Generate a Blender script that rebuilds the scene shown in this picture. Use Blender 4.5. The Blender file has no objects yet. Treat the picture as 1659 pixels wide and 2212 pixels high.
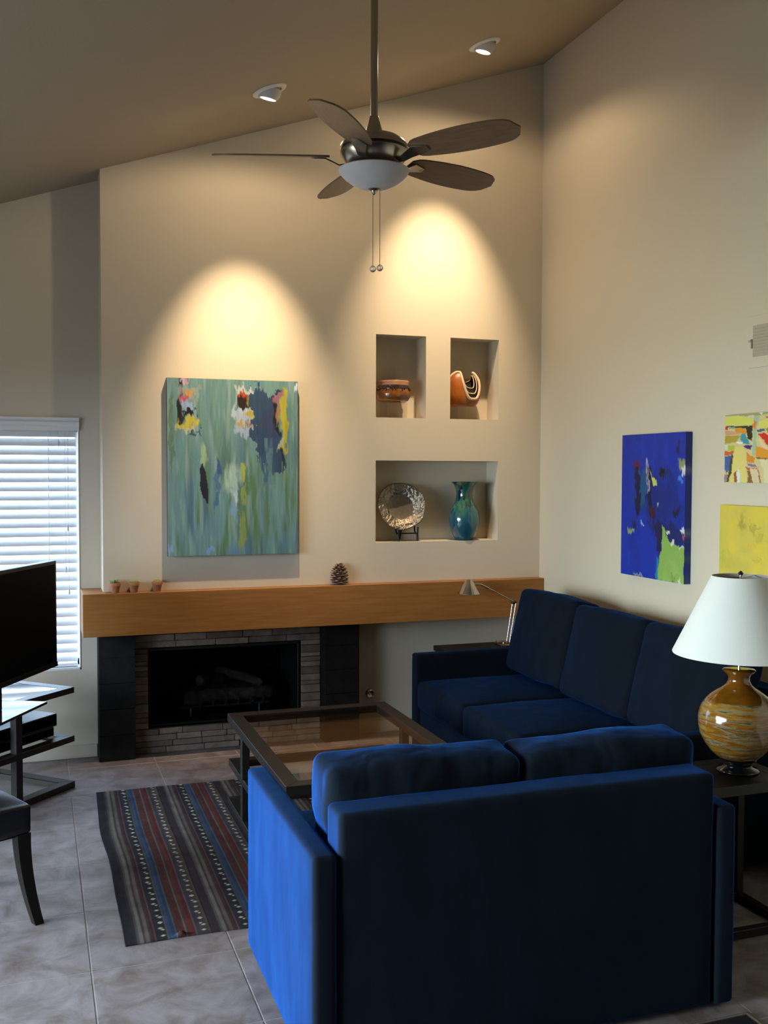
import bpy, bmesh, math, random
import numpy as np
from mathutils import Vector, Matrix, noise as mnoise

S = bpy.context.scene
C = S.collection
PI = math.pi
rad = math.radians

# ------------------------------------------------------------------ camera
CAM_H = 1.6
F_PX = 2180.0
yaw, pitch, roll = rad(19.1), rad(-2.33), rad(0.16)
fw = Vector((math.sin(yaw) * math.cos(pitch), math.cos(yaw) * math.cos(pitch), math.sin(pitch)))
rt = Vector((math.cos(yaw), -math.sin(yaw), 0))
up = rt.cross(fw)
rt2 = rt * math.cos(roll) + up * math.sin(roll)
up2 = -rt * math.sin(roll) + up * math.cos(roll)
cam = bpy.data.cameras.new('camera')
camo = bpy.data.objects.new('camera', cam)
C.objects.link(camo)
camo.matrix_world = Matrix(((rt2.x, up2.x, -fw.x, 0), (rt2.y, up2.y, -fw.y, 0),
                            (rt2.z, up2.z, -fw.z, CAM_H), (0, 0, 0, 1)))
cam.sensor_fit = 'VERTICAL'
cam.sensor_height = 36.0
cam.lens = 36.0 * F_PX / 2212.0
cam.clip_start = 0.02
S.camera = camo

# ------------------------------------------------------------------ world / exposure
SKY = 12.5
w = bpy.data.worlds.new('overcast_sky')
S.world = w
w.use_nodes = True
bg = w.node_tree.nodes['Background']
bg.inputs['Color'].default_value = (0.70, 0.90, 1.22, 1)
bg.inputs['Strength'].default_value = SKY
S.view_settings.view_transform = 'Standard'
S.view_settings.look = 'None'
S.view_settings.exposure = 0.0
S.view_settings.gamma = 1.0
S.view_settings.use_curve_mapping = False
S.cycles.max_bounces = 8
S.cycles.diffuse_bounces = 5
S.cycles.transparent_max_bounces = 16
S.cycles.sample_clamp_indirect = 6.0
S.cycles.blur_glossy = 0.6
S.cycles.caustics_reflective = False
S.cycles.caustics_refractive = False
S.cycles.use_denoising = True

# recessed lamps: (x, y) on the sloping ceiling, watts
LAMP_COL = (1.0, 0.755, 0.49)
SPOT_NARROW = 265.0
SPOT_WIDE = 14.5

# ------------------------------------------------------------------ room numbers
RX, LX = 2.955, -2.6           # right / left wall
BY, FY = 5.81, -9.0           # back / front wall
BRY = 5.585                    # face of the chimney breast
CZ0, CS = 3.0694, 0.3409       # ceiling z = CZ0 + CS * x
def ceil_z(x): return CZ0 + CS * x

def portal(x0, y0, z0, w_, h_, axis):
    l = bpy.data.lights.new('sky_portal', 'AREA')
    l.shape = 'RECTANGLE'; l.size = w_; l.size_y = h_
    l.cycles.is_portal = True
    o = bpy.data.objects.new('sky_portal', l)
    C.objects.link(o)
    o.location = (x0, y0, z0)
    if axis == 'X':
        o.rotation_euler = (rad(90), 0, rad(-90))      # emits along +X
    else:
        o.rotation_euler = (rad(-90), 0, 0)            # emits along -Y
DOOR = (1.3, 4.3, 0.0, 2.08)      # y0, y1, z0, z1 of the glass door in the left wall
WIN = (-1.30, 0.232, 0.495, 1.86)   # x0, x1, z0, z1 of the blind window in the back wall
# daylight from the yard coming in through the glass door
dl_ = bpy.data.lights.new('door_daylight', 'AREA')
dl_.shape = 'RECTANGLE'; dl_.size = DOOR[1] - DOOR[0] - 0.1; dl_.size_y = 1.9
dl_.energy = 60.0; dl_.color = (0.92, 1.06, 0.96); dl_.spread = rad(74)
dlo = bpy.data.objects.new('door_daylight', dl_)
C.objects.link(dlo)
dlo.location = (LX - 0.45, (DOOR[0] + DOOR[1]) / 2, 1.25)
dlo.rotation_euler = (rad(90 - 12), 0, rad(-90 + 2))
portal(LX - 0.02, (DOOR[0] + DOOR[1]) / 2, (DOOR[2] + DOOR[3]) / 2, DOOR[1] - DOOR[0], DOOR[3] - DOOR[2], 'X')
portal((WIN[0] + WIN[1]) / 2, BY + 0.15, (WIN[2] + WIN[3]) / 2, WIN[1] - WIN[0], WIN[3] - WIN[2], 'Y')

# ------------------------------------------------------------------ material helpers
def lin(c):
    return tuple(((v / 255.0) / 12.92 if v / 255.0 <= 0.04045 else ((v / 255.0 + 0.055) / 1.055) ** 2.4) for v in c)

def pmat(name, col, rough=0.6, metal=0.0, spec=0.5, noise=None, bump=None, sheen=0.0, coat=0.0, stretch=None,
         trans=0.0, sheen_col=None, emit=None):
    m = bpy.data.materials.new(name)
    m.use_nodes = True
    nt = m.node_tree
    b = nt.nodes['Principled BSDF']
    b.inputs['Base Color'].default_value = (*col, 1)
    b.inputs['Roughness'].default_value = rough
    b.inputs['Metallic'].default_value = metal
    b.inputs['Specular IOR Level'].default_value = spec
    if trans: b.inputs['Transmission Weight'].default_value = trans
    if sheen:
        b.inputs['Sheen Weight'].default_value = sheen
        b.inputs['Sheen Roughness'].default_value = 0.45
        b.inputs['Sheen Tint'].default_value = (*(sheen_col or col), 1)
    if coat: b.inputs['Coat Weight'].default_value = coat
    if emit:
        b.inputs['Emission Color'].default_value = (*emit[0], 1)
        b.inputs['Emission Strength'].default_value = emit[1]
    if noise or bump:
        tc = nt.nodes.new('ShaderNodeTexCoord')
        mp = nt.nodes.new('ShaderNodeMapping')
        nt.links.new(tc.outputs['Object'], mp.inputs['Vector'])
        if stretch: mp.inputs['Scale'].default_value = stretch
    if noise:                      # noise = (scale, second colour, contrast low, contrast high)
        nz = nt.nodes.new('ShaderNodeTexNoise')
        nz.inputs['Scale'].default_value = noise[0]
        nz.inputs['Detail'].default_value = 5
        nz.inputs['Roughness'].default_value = 0.6
        nt.links.new(mp.outputs[0], nz.inputs['Vector'])
        cr = nt.nodes.new('ShaderNodeValToRGB')
        cr.color_ramp.elements[0].position = noise[2]
        cr.color_ramp.elements[1].position = noise[3]
        cr.color_ramp.elements[0].color = (*col, 1)
        cr.color_ramp.elements[1].color = (*noise[1], 1)
        nt.links.new(nz.outputs['Fac'], cr.inputs['Fac'])
        nt.links.new(cr.outputs['Color'], b.inputs['Base Color'])
    if bump:                       # bump = (scale, strength, distance)
        nb = nt.nodes.new('ShaderNodeTexNoise')
        nb.inputs['Scale'].default_value = bump[0]
        nb.inputs['Detail'].default_value = 4
        nt.links.new(mp.outputs[0], nb.inputs['Vector'])
        bp = nt.nodes.new('ShaderNodeBump')
        bp.inputs['Strength'].default_value = bump[1]
        bp.inputs['Distance'].default_value = bump[2]
        nt.links.new(nb.outputs['Fac'], bp.inputs['Height'])
        nt.links.new(bp.outputs[0], b.inputs['Normal'])
    return m

def attr_mat(name, rough=0.6, spec=0.4, bump=None, coat=0.0):
    m = pmat(name, (0.5, 0.5, 0.5), rough, spec=spec, bump=bump, coat=coat)
    nt = m.node_tree
    a = nt.nodes.new('ShaderNodeAttribute')
    a.attribute_name = 'paint'
    nt.links.new(a.outputs['Color'], nt.nodes['Principled BSDF'].inputs['Base Color'])
    return m

def random_tint(m, lo, hi):
    """brightness varies from object to object (tiles, stones)"""
    nt = m.node_tree
    b = nt.nodes['Principled BSDF']
    src = b.inputs['Base Color'].links[0].from_socket if b.inputs['Base Color'].links else None
    oi = nt.nodes.new('ShaderNodeObjectInfo')
    mr = nt.nodes.new('ShaderNodeMapRange')
    mr.inputs['To Min'].default_value = lo
    mr.inputs['To Max'].default_value = hi
    nt.links.new(oi.outputs['Random'], mr.inputs['Value'])
    mx = nt.nodes.new('ShaderNodeMix')
    mx.data_type = 'RGBA'; mx.blend_type = 'MULTIPLY'
    mx.inputs['Factor'].default_value = 1
    if src: nt.links.new(src, mx.inputs['A'])
    else: mx.inputs['A'].default_value = b.inputs['Base Color'].default_value
    nt.links.new(mr.outputs[0], mx.inputs['B'])
    nt.links.new(mx.outputs['Result'], b.inputs['Base Color'])

def glass_mat(name, tint, gloss=0.06):
    """thin sheet glass: tinted see-through with a fresnel reflection"""
    m = bpy.data.materials.new(name)
    m.use_nodes = True
    nt = m.node_tree
    nt.nodes.clear()
    out = nt.nodes.new('ShaderNodeOutputMaterial')
    tr = nt.nodes.new('ShaderNodeBsdfTransparent')
    tr.inputs['Color'].default_value = (*tint, 1)
    gl = nt.nodes.new('ShaderNodeBsdfGlossy')
    gl.inputs['Roughness'].default_value = gloss
    gl.inputs['Color'].default_value = (1, 1, 1, 1)
    fr = nt.nodes.new('ShaderNodeFresnel')
    fr.inputs['IOR'].default_value = 1.5
    ge = nt.nodes.new('ShaderNodeNewGeometry')         # reflect only where light enters the sheet
    iv = nt.nodes.new('ShaderNodeMath'); iv.operation = 'SUBTRACT'; iv.inputs[0].default_value = 1.0
    nt.links.new(ge.outputs['Backfacing'], iv.inputs[1])
    mu = nt.nodes.new('ShaderNodeMath'); mu.operation = 'MULTIPLY'
    nt.links.new(fr.outputs[0], mu.inputs[0]); nt.links.new(iv.outputs[0], mu.inputs[1])
    mx = nt.nodes.new('ShaderNodeMixShader')
    nt.links.new(mu.outputs[0], mx.inputs['Fac'])
    nt.links.new(tr.outputs[0], mx.inputs[1])
    nt.links.new(gl.outputs[0], mx.inputs[2])
    nt.links.new(mx.outputs[0], out.inputs['Surface'])
    return m

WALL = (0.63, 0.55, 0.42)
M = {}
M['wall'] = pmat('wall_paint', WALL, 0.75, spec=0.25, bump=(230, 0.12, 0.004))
M['farwall'] = pmat('darkened_unseen_wall', (0.22, 0.18, 0.13), 0.7, noise=(6, (0.27, 0.22, 0.16), 0.3, 0.7))  # unseen walls, made dark to cut the light bounced into the room
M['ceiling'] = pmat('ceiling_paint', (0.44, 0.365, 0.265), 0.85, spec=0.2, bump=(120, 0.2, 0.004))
M['white'] = pmat('white_paint', (0.78, 0.77, 0.74), 0.45)
M['baseboard'] = pmat('baseboard_paint', (0.58, 0.50, 0.38), 0.5)
M['slat'] = pmat('slat_white', (0.80, 0.80, 0.80), 0.4)
M['cord'] = pmat('cord_white', (0.8, 0.8, 0.78), 0.8)
M['tile'] = pmat('floor_tile', (0.125, 0.095, 0.082), 0.44, spec=0.45,
                 noise=(7.0, (0.285, 0.250, 0.275), 0.33, 0.66), bump=(40, 0.04, 0.003))
_nt = M['tile'].node_tree
_gp = _nt.nodes.new('ShaderNodeNewGeometry')
_mp = [n for n in _nt.nodes if n.type == 'MAPPING'][0]
_nt.links.new(_gp.outputs['Position'], _mp.inputs['Vector'])
for _n in _nt.nodes:
    if _n.type == 'TEX_NOISE' and abs(_n.inputs['Scale'].default_value - 7.0) < 1e-6:
        _n.inputs['Detail'].default_value = 9; _n.inputs['Roughness'].default_value = 0.68; _n.inputs['Distortion'].default_value = 0.6
random_tint(M['tile'], 0.92, 1.05)
M['grout'] = pmat('grout', (0.34, 0.31, 0.31), 0.9, noise=(20, (0.27, 0.25, 0.25), 0.3, 0.7))
M['oak'] = pmat('oak_mantel', (0.285, 0.118, 0.030), 0.5, spec=0.25, stretch=(2.2, 30, 30),
                noise=(2.2, (0.37, 0.165, 0.048), 0.3, 0.7), bump=(60, 0.05, 0.002))
M['slate'] = pmat('dark_slate', (0.0085, 0.0075, 0.0070), 0.7, spec=0.12, noise=(14, (0.016, 0.014, 0.013), 0.3, 0.7),
                  bump=(30, 0.4, 0.004))
random_tint(M['slate'], 0.75, 1.2)
M['stone'] = pmat('split_stone', (0.17, 0.132, 0.095), 0.85, spec=0.15, noise=(16, (0.29, 0.24, 0.185), 0.3, 0.7),
                  bump=(38, 0.7, 0.006))
random_tint(M['stone'], 0.55, 1.15)
M['mortar'] = pmat('dark_mortar', (0.075, 0.06, 0.045), 0.95, noise=(30, (0.05, 0.042, 0.034), 0.3, 0.7))
M['soot'] = pmat('sooty_brick', (0.003, 0.003, 0.003), 0.95, spec=0.05, noise=(18, (0.006, 0.0055, 0.005), 0.3, 0.7))
M['blackmetal'] = pmat('black_metal', (0.012, 0.012, 0.012), 0.45, metal=0.3)
M['log'] = pmat('ceramic_log', (0.013, 0.011, 0.010), 0.95, spec=0.1, noise=(22, (0.034, 0.028, 0.025), 0.4, 0.7), bump=(40, 0.8, 0.01))
M['espresso'] = pmat('espresso_wood', (0.007, 0.005, 0.004), 0.40, spec=0.3, stretch=(4, 4, 30),
                     noise=(4, (0.011, 0.008, 0.006), 0.3, 0.7))
M['frame'] = pmat('bronze_frame', (0.011, 0.009, 0.008), 0.42, spec=0.4, noise=(30, (0.017, 0.014, 0.012), 0.3, 0.7))
M['tableglass'] = glass_mat('table_glass', (0.965, 0.94, 0.86))
M['clearglass'] = glass_mat('clear_glass', (0.90, 0.93, 0.93))
M['acrylic'] = glass_mat('clear_acrylic', (0.93, 0.93, 0.92))
M['nickel'] = pmat('brushed_nickel', (0.42, 0.37, 0.30), 0.28, metal=1.0, stretch=(1, 1, 40), bump=(80, 0.05, 0.001))
M['darkring'] = pmat('dark_vent_ring', (0.012, 0.010, 0.009), 0.5)
M['blade'] = pmat('walnut_blade', (0.150, 0.088, 0.050), 0.42, spec=0.3, stretch=(3, 30, 3),
                  noise=(3, (0.21, 0.13, 0.08), 0.3, 0.7))
M['bowlglass'] = pmat('frosted_glass', (0.54, 0.50, 0.53), 0.55, spec=0.3, noise=(8, (0.60, 0.56, 0.58), 0.3, 0.7))
M['crystal'] = pmat('crystal', (0.95, 0.95, 0.95), 0.05, trans=0.9)
M['bulb'] = pmat('lit_bulb', (1, 1, 1), 0.5, emit=((1.0, 0.86, 0.62), 14.0))
M['eyeball'] = pmat('eyeball_white', (0.62, 0.59, 0.56), 0.5)
M['fabric'] = None
M['terracotta'] = pmat('terracotta', (0.42, 0.16, 0.07), 0.85, noise=(40, (0.50, 0.22, 0.11), 0.3, 0.7))
M['soil'] = pmat('soil', (0.03, 0.022, 0.015), 0.95, noise=(90, (0.05, 0.035, 0.02), 0.3, 0.7))
M['succulent'] = pmat('pale_succulent', (0.20, 0.36, 0.12), 0.6, noise=(60, (0.30, 0.45, 0.18), 0.3, 0.7))
M['moss'] = pmat('green_sprouts', (0.10, 0.22, 0.03), 0.8, noise=(80, (0.16, 0.30, 0.05), 0.3, 0.7))
M['cactus'] = pmat('olive_cactus', (0.20, 0.20, 0.05), 0.7, noise=(60, (0.26, 0.24, 0.08), 0.3, 0.7))
M['cone'] = pmat('pine_cone_brown', (0.11, 0.045, 0.022), 0.75, noise=(50, (0.24, 0.12, 0.06), 0.4, 0.7))
M['conetip'] = pmat('pine_cone_tip', (0.42, 0.29, 0.18), 0.8, noise=(50, (0.5, 0.36, 0.24), 0.4, 0.7))
M['bronze_glaze'] = pmat('amber_glaze', (0.30, 0.10, 0.012), 0.13, spec=0.6, stretch=(1, 1, 2.2),
                         noise=(12, (0.10, 0.035, 0.012), 0.42, 0.68), coat=0.4)
M['rim_glaze'] = pmat('tan_rim_glaze', (0.40, 0.22, 0.12), 0.3, noise=(30, (0.3, 0.15, 0.08), 0.3, 0.7))
M['dark_glaze'] = pmat('black_drip_glaze', (0.02, 0.015, 0.02), 0.08, noise=(30, (0.05, 0.03, 0.02), 0.3, 0.7), coat=0.5)
M['gourd'] = pmat('burnished_gourd', (0.40, 0.115, 0.012), 0.38, spec=0.45, noise=(9, (0.24, 0.06, 0.012), 0.38, 0.7), coat=0.15)
M['gourd_in'] = pmat('gourd_inside', (0.018, 0.012, 0.010), 0.8, noise=(20, (0.03, 0.02, 0.015), 0.3, 0.7))
M['coil'] = pmat('cream_coiled_rim', (0.70, 0.52, 0.33), 0.75, bump=(220, 0.8, 0.004))
M['silver'] = pmat('hammered_silver', (0.28, 0.245, 0.19), 0.26, metal=1.0, bump=(55, 0.9, 0.012))
M['silver_flat'] = pmat('brushed_silver', (0.24, 0.21, 0.165), 0.42, metal=1.0, noise=(60, (0.30, 0.265, 0.21), 0.4, 0.7))
M['chrome'] = pmat('chrome', (0.70, 0.66, 0.60), 0.12, metal=1.0)
M['brass'] = pmat('satin_nickel_lamp', (0.60, 0.54, 0.45), 0.20, metal=1.0)
M['shade'] = pmat('white_linen_shade', (0.70, 0.70, 0.65), 0.9, spec=0.1, bump=(260, 0.15, 0.002))
M['blackbase'] = pmat('black_lacquer', (0.008, 0.008, 0.009), 0.10, spec=0.6)
M['leather'] = pmat('black_leather', (0.012, 0.010, 0.011), 0.24, spec=0.55, bump=(120, 0.12, 0.002))
M['screen'] = pmat('dark_screen', (0.002, 0.002, 0.003), 0.5, spec=0.05)
M['plastic'] = pmat('black_plastic', (0.010, 0.010, 0.012), 0.30, spec=0.5)
M['vent'] = pmat('vent_paint', (0.42, 0.36, 0.265), 0.6)
M['concrete'] = pmat('yard_soil', (0.20, 0.19, 0.16), 0.95, noise=(3, (0.16, 0.155, 0.13), 0.3, 0.7))
M['alu'] = pmat('door_aluminium', (0.5, 0.5, 0.48), 0.4, metal=0.6)

def fabric_mat(wrinkle=0.0, nap_amount=1.0, shade_mul=1.0):
    """dark microsuede whose brushed nap glances blue at low angles"""
    m = pmat('blue_microsuede', (0.011 * shade_mul, 0.016 * shade_mul, 0.023 * shade_mul), 0.92, spec=0.02, sheen=0.13 * shade_mul, sheen_col=(0.04, 0.15, 0.50),
             noise=(7.5, (0.014 * shade_mul, 0.021 * shade_mul, 0.032 * shade_mul), 0.35, 0.7), stretch=(1.6, 1.6, 0.55), bump=(420, 0.15, 0.001))
    nt = m.node_tree
    b = nt.nodes['Principled BSDF']; out = nt.nodes['Material Output']
    nap = nt.nodes.new('ShaderNodeBsdfGlossy')
    nap.inputs['Roughness'].default_value = NAP_ROUGH
    mp = [n for n in nt.nodes if n.type == 'MAPPING'][0]
    nz = nt.nodes.new('ShaderNodeTexNoise'); nz.inputs['Scale'].default_value = 9; nz.inputs['Detail'].default_value = 6
    nt.links.new(mp.outputs[0], nz.inputs['Vector'])
    cr = nt.nodes.new('ShaderNodeValToRGB')
    cr.color_ramp.elements[0].position = 0.35; cr.color_ramp.elements[0].color = (0.020, 0.19, 0.80, 1)
    cr.color_ramp.elements[1].position = 0.68; cr.color_ramp.elements[1].color = (0.040, 0.26, 1.0, 1)
    nt.links.new(nz.outputs['Fac'], cr.inputs['Fac'])
    nt.links.new(cr.outputs['Color'], nap.inputs['Color'])
    lwt = nt.nodes.new('ShaderNodeLayerWeight'); lwt.inputs['Blend'].default_value = 0.5
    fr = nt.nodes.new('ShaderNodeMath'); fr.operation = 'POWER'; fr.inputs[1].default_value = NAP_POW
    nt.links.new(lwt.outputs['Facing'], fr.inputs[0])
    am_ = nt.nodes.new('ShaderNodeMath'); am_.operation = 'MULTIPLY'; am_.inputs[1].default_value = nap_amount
    nt.links.new(fr.outputs[0], am_.inputs[0]); fr = am_
    mx = nt.nodes.new('ShaderNodeMixShader')
    nt.links.new(fr.outputs[0], mx.inputs['Fac'])
    nt.links.new(b.outputs[0], mx.inputs[1]); nt.links.new(nap.outputs[0], mx.inputs[2])
    nt.links.new(mx.outputs[0], out.inputs['Surface'])
    if wrinkle:                # soft creases of a loose cushion cover
        wn = nt.nodes.new('ShaderNodeTexNoise'); wn.inputs['Scale'].default_value = 6.5; wn.inputs['Detail'].default_value = 1.5
        wn.inputs['Distortion'].default_value = 0.5
        nt.links.new(mp.outputs[0], wn.inputs['Vector'])
        bp = nt.nodes.new('ShaderNodeBump'); bp.inputs['Strength'].default_value = 1.0; bp.inputs['Distance'].default_value = wrinkle
        nt.links.new(wn.outputs['Fac'], bp.inputs['Height'])
        nt.links.new(bp.outputs[0], b.inputs['Normal']); nt.links.new(bp.outputs[0], nap.inputs['Normal'])
        nt.links.new(bp.outputs[0], lwt.inputs['Normal'])
    return m
NAP_ROUGH, NAP_POW = 0.60, 4.8
M['fabric'] = fabric_mat()
M['cushion_fabric'] = fabric_mat(0.010)
M['shaded_sofa_fabric'] = fabric_mat(0.004, 0.26, 0.5)  # same fabric as the loveseat, darkened to put shade into the colour
M['piping'] = pmat('navy_piping', (0.006, 0.03, 0.10), 0.9, spec=0.1, noise=(30, (0.008, 0.04, 0.13), 0.3, 0.7))

# ------------------------------------------------------------------ mesh builder
class MB:
    def __init__(self):
        self.v = []; self.f = []
    def box(self, x0, x1, y0, y1, z0, z1, mat=None):
        b = len(self.v)
        p = [(x, y, z) for z in (z0, z1) for y in (y0, y1) for x in (x0, x1)]
        if mat is not None: p = [tuple(mat @ Vector(q)) for q in p]
        self.v += p
        for q in ((0, 2, 3, 1), (4, 5, 7, 6), (0, 1, 5, 4), (2, 6, 7, 3), (0, 4, 6, 2), (1, 3, 7, 5)):
            self.f.append(tuple(b + i for i in q))
        return self
    def poly(self, pts):
        b = len(self.v); self.v += [tuple(p) for p in pts]
        self.f.append(tuple(range(b, b + len(pts)))); return self
    def prism(self, pts, d):
        """extrude the polygon pts along the vector d"""
        b = len(self.v); n = len(pts); d = Vector(d)
        self.v += [tuple(p) for p in pts] + [tuple(Vector(p) + d) for p in pts]
        self.f.append(tuple(b + i for i in reversed(range(n))))
        self.f.append(tuple(b + n + i for i in range(n)))
        for i in range(n):
            j = (i + 1) % n
            self.f.append((b + i, b + j, b + n + j, b + n + i))
        return self
    def grid(self, rows, close_u=False, close_v=False):
        b = len(self.v); nr = len(rows); nc = len(rows[0])
        for r in rows: self.v += [tuple(p) for p in r]
        for i in range(nr if close_v else nr - 1):
            for j in range(nc if close_u else nc - 1):
                i2 = (i + 1) % nr; j2 = (j + 1) % nc
                self.f.append((b + i * nc + j, b + i * nc + j2, b + i2 * nc + j2, b + i2 * nc + j))
        return self
    def lathe(self, prof, c=(0, 0, 0), n=40, mat=None):
        rows = []
        for r, z in prof:
            rows.append([(c[0] + r * math.cos(2 * PI * k / n), c[1] + r * math.sin(2 * PI * k / n), c[2] + z) for k in range(n)])
        if mat is not None: rows = [[tuple(mat @ Vector(p)) for p in r] for r in rows]
        self.grid(rows, close_u=True)
        b = len(self.v)
        nr = len(rows)
        if prof[0][0] > 1e-5: self.f.append(tuple(b - nr * n + k for k in reversed(range(n))))
        if prof[-1][0] > 1e-5: self.f.append(tuple(b - n + k for k in range(n)))
        return self
    def tube(self, path, r, n=8, closed=False):
        pts = [Vector(p) for p in path]; m = len(pts)
        rs = r if isinstance(r, (list, tuple)) else [r] * m
        rows = []; prev = None
        for i in range(m):
            if closed: t = pts[(i + 1) % m] - pts[i - 1]
            else: t = pts[min(i + 1, m - 1)] - pts[max(i - 1, 0)]
            t.normalize()
            if prev is None:
                a = Vector((0, 0, 1)) if abs(t.z) < 0.9 else Vector((1, 0, 0))
                u = t.cross(a).normalized()
            else:
                u = (prev - t * prev.dot(t)).normalized()
            prev = u; v = t.cross(u)
            rows.append([pts[i] + (u * math.cos(2 * PI * k / n) + v * math.sin(2 * PI * k / n)) * rs[i] for k in range(n)])
        b = len(self.v)
        self.grid(rows, close_u=True, close_v=closed)
        if not closed:
            self.f.append(tuple(b + k for k in reversed(range(n))))
            self.f.append(tuple(b + (m - 1) * n + k for k in range(n)))
        return self
    def sphere(self, c, r, nu=16, nv=10, sq=(1, 1, 1)):
        prof = [(max(1e-6, r * math.sin(PI * i / nv)), -r * math.cos(PI * i / nv)) for i in range(nv + 1)]
        b = len(self.v)
        self.lathe(prof, (0, 0, 0), nu)
        self.v[b:] = [(c[0] + x * sq[0], c[1] + y * sq[1], c[2] + z * sq[2]) for x, y, z in self.v[b:]]
        return self

ROOT_M = {}
def thing(name, label, cat, loc=(0, 0, 0), rotz=0.0, group=None):
    o = bpy.data.objects.new(name, None)
    C.objects.link(o)
    o.location = loc; o.rotation_euler = (0, 0, rotz)
    o.empty_display_size = 0.1
    o['label'] = label; o['category'] = cat
    if group: o['group'] = group
    ROOT_M[o] = Matrix.Translation(loc) @ Matrix.Rotation(rotz, 4, 'Z')
    return o

def build(name, mb, mat, parent=None, smooth=False, bevel=0.0, segs=2, world=True, loc=None):
    """links the collected shape as one mesh object; coordinates are world ones unless world is False"""
    me = bpy.data.meshes.new(name)
    v = mb.v
    if parent is not None and world:
        top = parent
        while top.parent is not None: top = top.parent
        inv = ROOT_M.get(top, Matrix.Identity(4)).inverted()
        v = [tuple(inv @ Vector(p)) for p in v]
    if loc is not None and parent is None:
        v = [(p[0] - loc[0], p[1] - loc[1], p[2] - loc[2]) for p in v]
    me.from_pydata(v, [], mb.f)
    bm = bmesh.new(); bm.from_mesh(me)
    bmesh.ops.recalc_face_normals(bm, faces=bm.faces)
    if bevel > 0:
        ed = [e for e in bm.edges if len(e.link_faces) == 2 and e.calc_face_angle(0) > 0.5]
        bmesh.ops.bevel(bm, geom=ed, offset=bevel, segments=segs, profile=0.5, affect='EDGES', clamp_overlap=True)
    bm.to_mesh(me); bm.free()
    if smooth:
        me.polygons.foreach_set('use_smooth', [True] * len(me.polygons))
        if smooth != True:
            me.set_sharp_from_angle(angle=rad(smooth))
    me.materials.append(mat)
    o = bpy.data.objects.new(name, me)
    C.objects.link(o)
    if parent is not None: o.parent = parent
    elif loc is not None: o.location = loc
    return o

def tag(o, label, cat, group=None):
    o['label'] = label; o['category'] = cat
    if group: o['group'] = group
    return o
def struct(o):
    o['kind'] = 'structure'; return o
def copy_obj(o, parent, loc=None):
    c = o.copy(); C.objects.link(c); c.parent = parent
    if loc is not None: c.location = loc
    return c

# ================================================================== SETTING
# floor: grout bed and separate tiles
floor = struct(build('floor', MB().box(LX - 0.15, RX + 0.12, FY - 0.15, BY + 0.15, -0.12, -0.0013), M['grout']))
TS = 0.4585
TX0, TY0 = 0.155, 3.29
tm = MB().box(-TS / 2 + 0.0022, TS / 2 - 0.0022, -TS / 2 + 0.0022, TS / 2 - 0.0022, -0.011, 0.0)
tile0 = None
rest = MB()
for i in range(-7, 7):
    for j in range(-28, 7):
        x0 = TX0 + i * TS; y0 = TY0 + j * TS
        xa, xb, ya, yb = max(x0, LX), min(x0 + TS, RX), max(y0, FY), min(y0 + TS, BY)
        if xb - xa < 0.03 or yb - ya < 0.03: continue
        whole = (xb - xa > TS - 1e-4) and (yb - ya > TS - 1e-4)
        near = x0 > -1.0 and y0 > 1.0
        if near:
            if whole:
                if tile0 is None:
                    tile0 = build('tile', tm, M['tile'], floor, bevel=0.0012, segs=1, world=False)
                    tile0.location = (x0 + TS / 2, y0 + TS / 2, 0)
                else:
                    copy_obj(tile0, floor, (x0 + TS / 2, y0 + TS / 2, 0))
            else:
                build('tile', MB().box(xa + 0.0022, xb - 0.0022, ya + 0.0022, yb - 0.0022, -0.011, 0), M['tile'], floor,
                      bevel=0.0022, segs=1)
        else:
            rest.box(xa + 0.0022, xb - 0.0022, ya + 0.0022, yb - 0.0022, -0.011, 0)
rt_ = build('distant_tiles', rest, M['tile'], floor)
rt_['kind'] = 'stuff'

# sloping ceiling
def slope_slab(x0, x1, y0, y1, th):
    return MB().prism([(x0, y0, ceil_z(x0)), (x1, y0, ceil_z(x1)), (x1, y0, ceil_z(x1) + th), (x0, y0, ceil_z(x0) + th)], (0, y1 - y0, 0))
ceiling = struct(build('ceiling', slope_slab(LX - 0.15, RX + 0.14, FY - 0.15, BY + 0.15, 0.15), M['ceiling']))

def wall_piece(mb, x0, x1, y0, y1, z0, z1=None):
    """z1 None: up to the sloping ceiling"""
    if z1 is not None: mb.box(x0, x1, y0, y1, z0, z1)
    else:
        e = 0.01
        mb.prism([(x0, y0, z0), (x1, y0, z0), (x1, y0, ceil_z(x1) + e), (x0, y0, ceil_z(x0) + e)], (0, y1 - y0, 0))
FB = (0.594, 1.481, 0.139, 0.598)     # firebox opening x0 x1 z0 z1
wb = MB()
Y0, Y1 = BY, BY + 0.15
wall_piece(wb, LX - 0.15, WIN[0], Y0, Y1, 0)
wall_piece(wb, WIN[0], WIN[1], Y0, Y1, 0, WIN[2])
wall_piece(wb, WIN[0], WIN[1], Y0, Y1, WIN[3])
wall_piece(wb, WIN[1], FB[0], Y0, Y1, 0)
wall_piece(wb, FB[0], FB[1], Y0, Y1, 0, FB[2])
wall_piece(wb, FB[0], FB[1], Y0, Y1, FB[3])
wall_piece(wb, FB[1], RX + 0.14, Y0, Y1, 0)
wall_back = struct(build('wall_back', wb, M['wall']))

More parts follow.
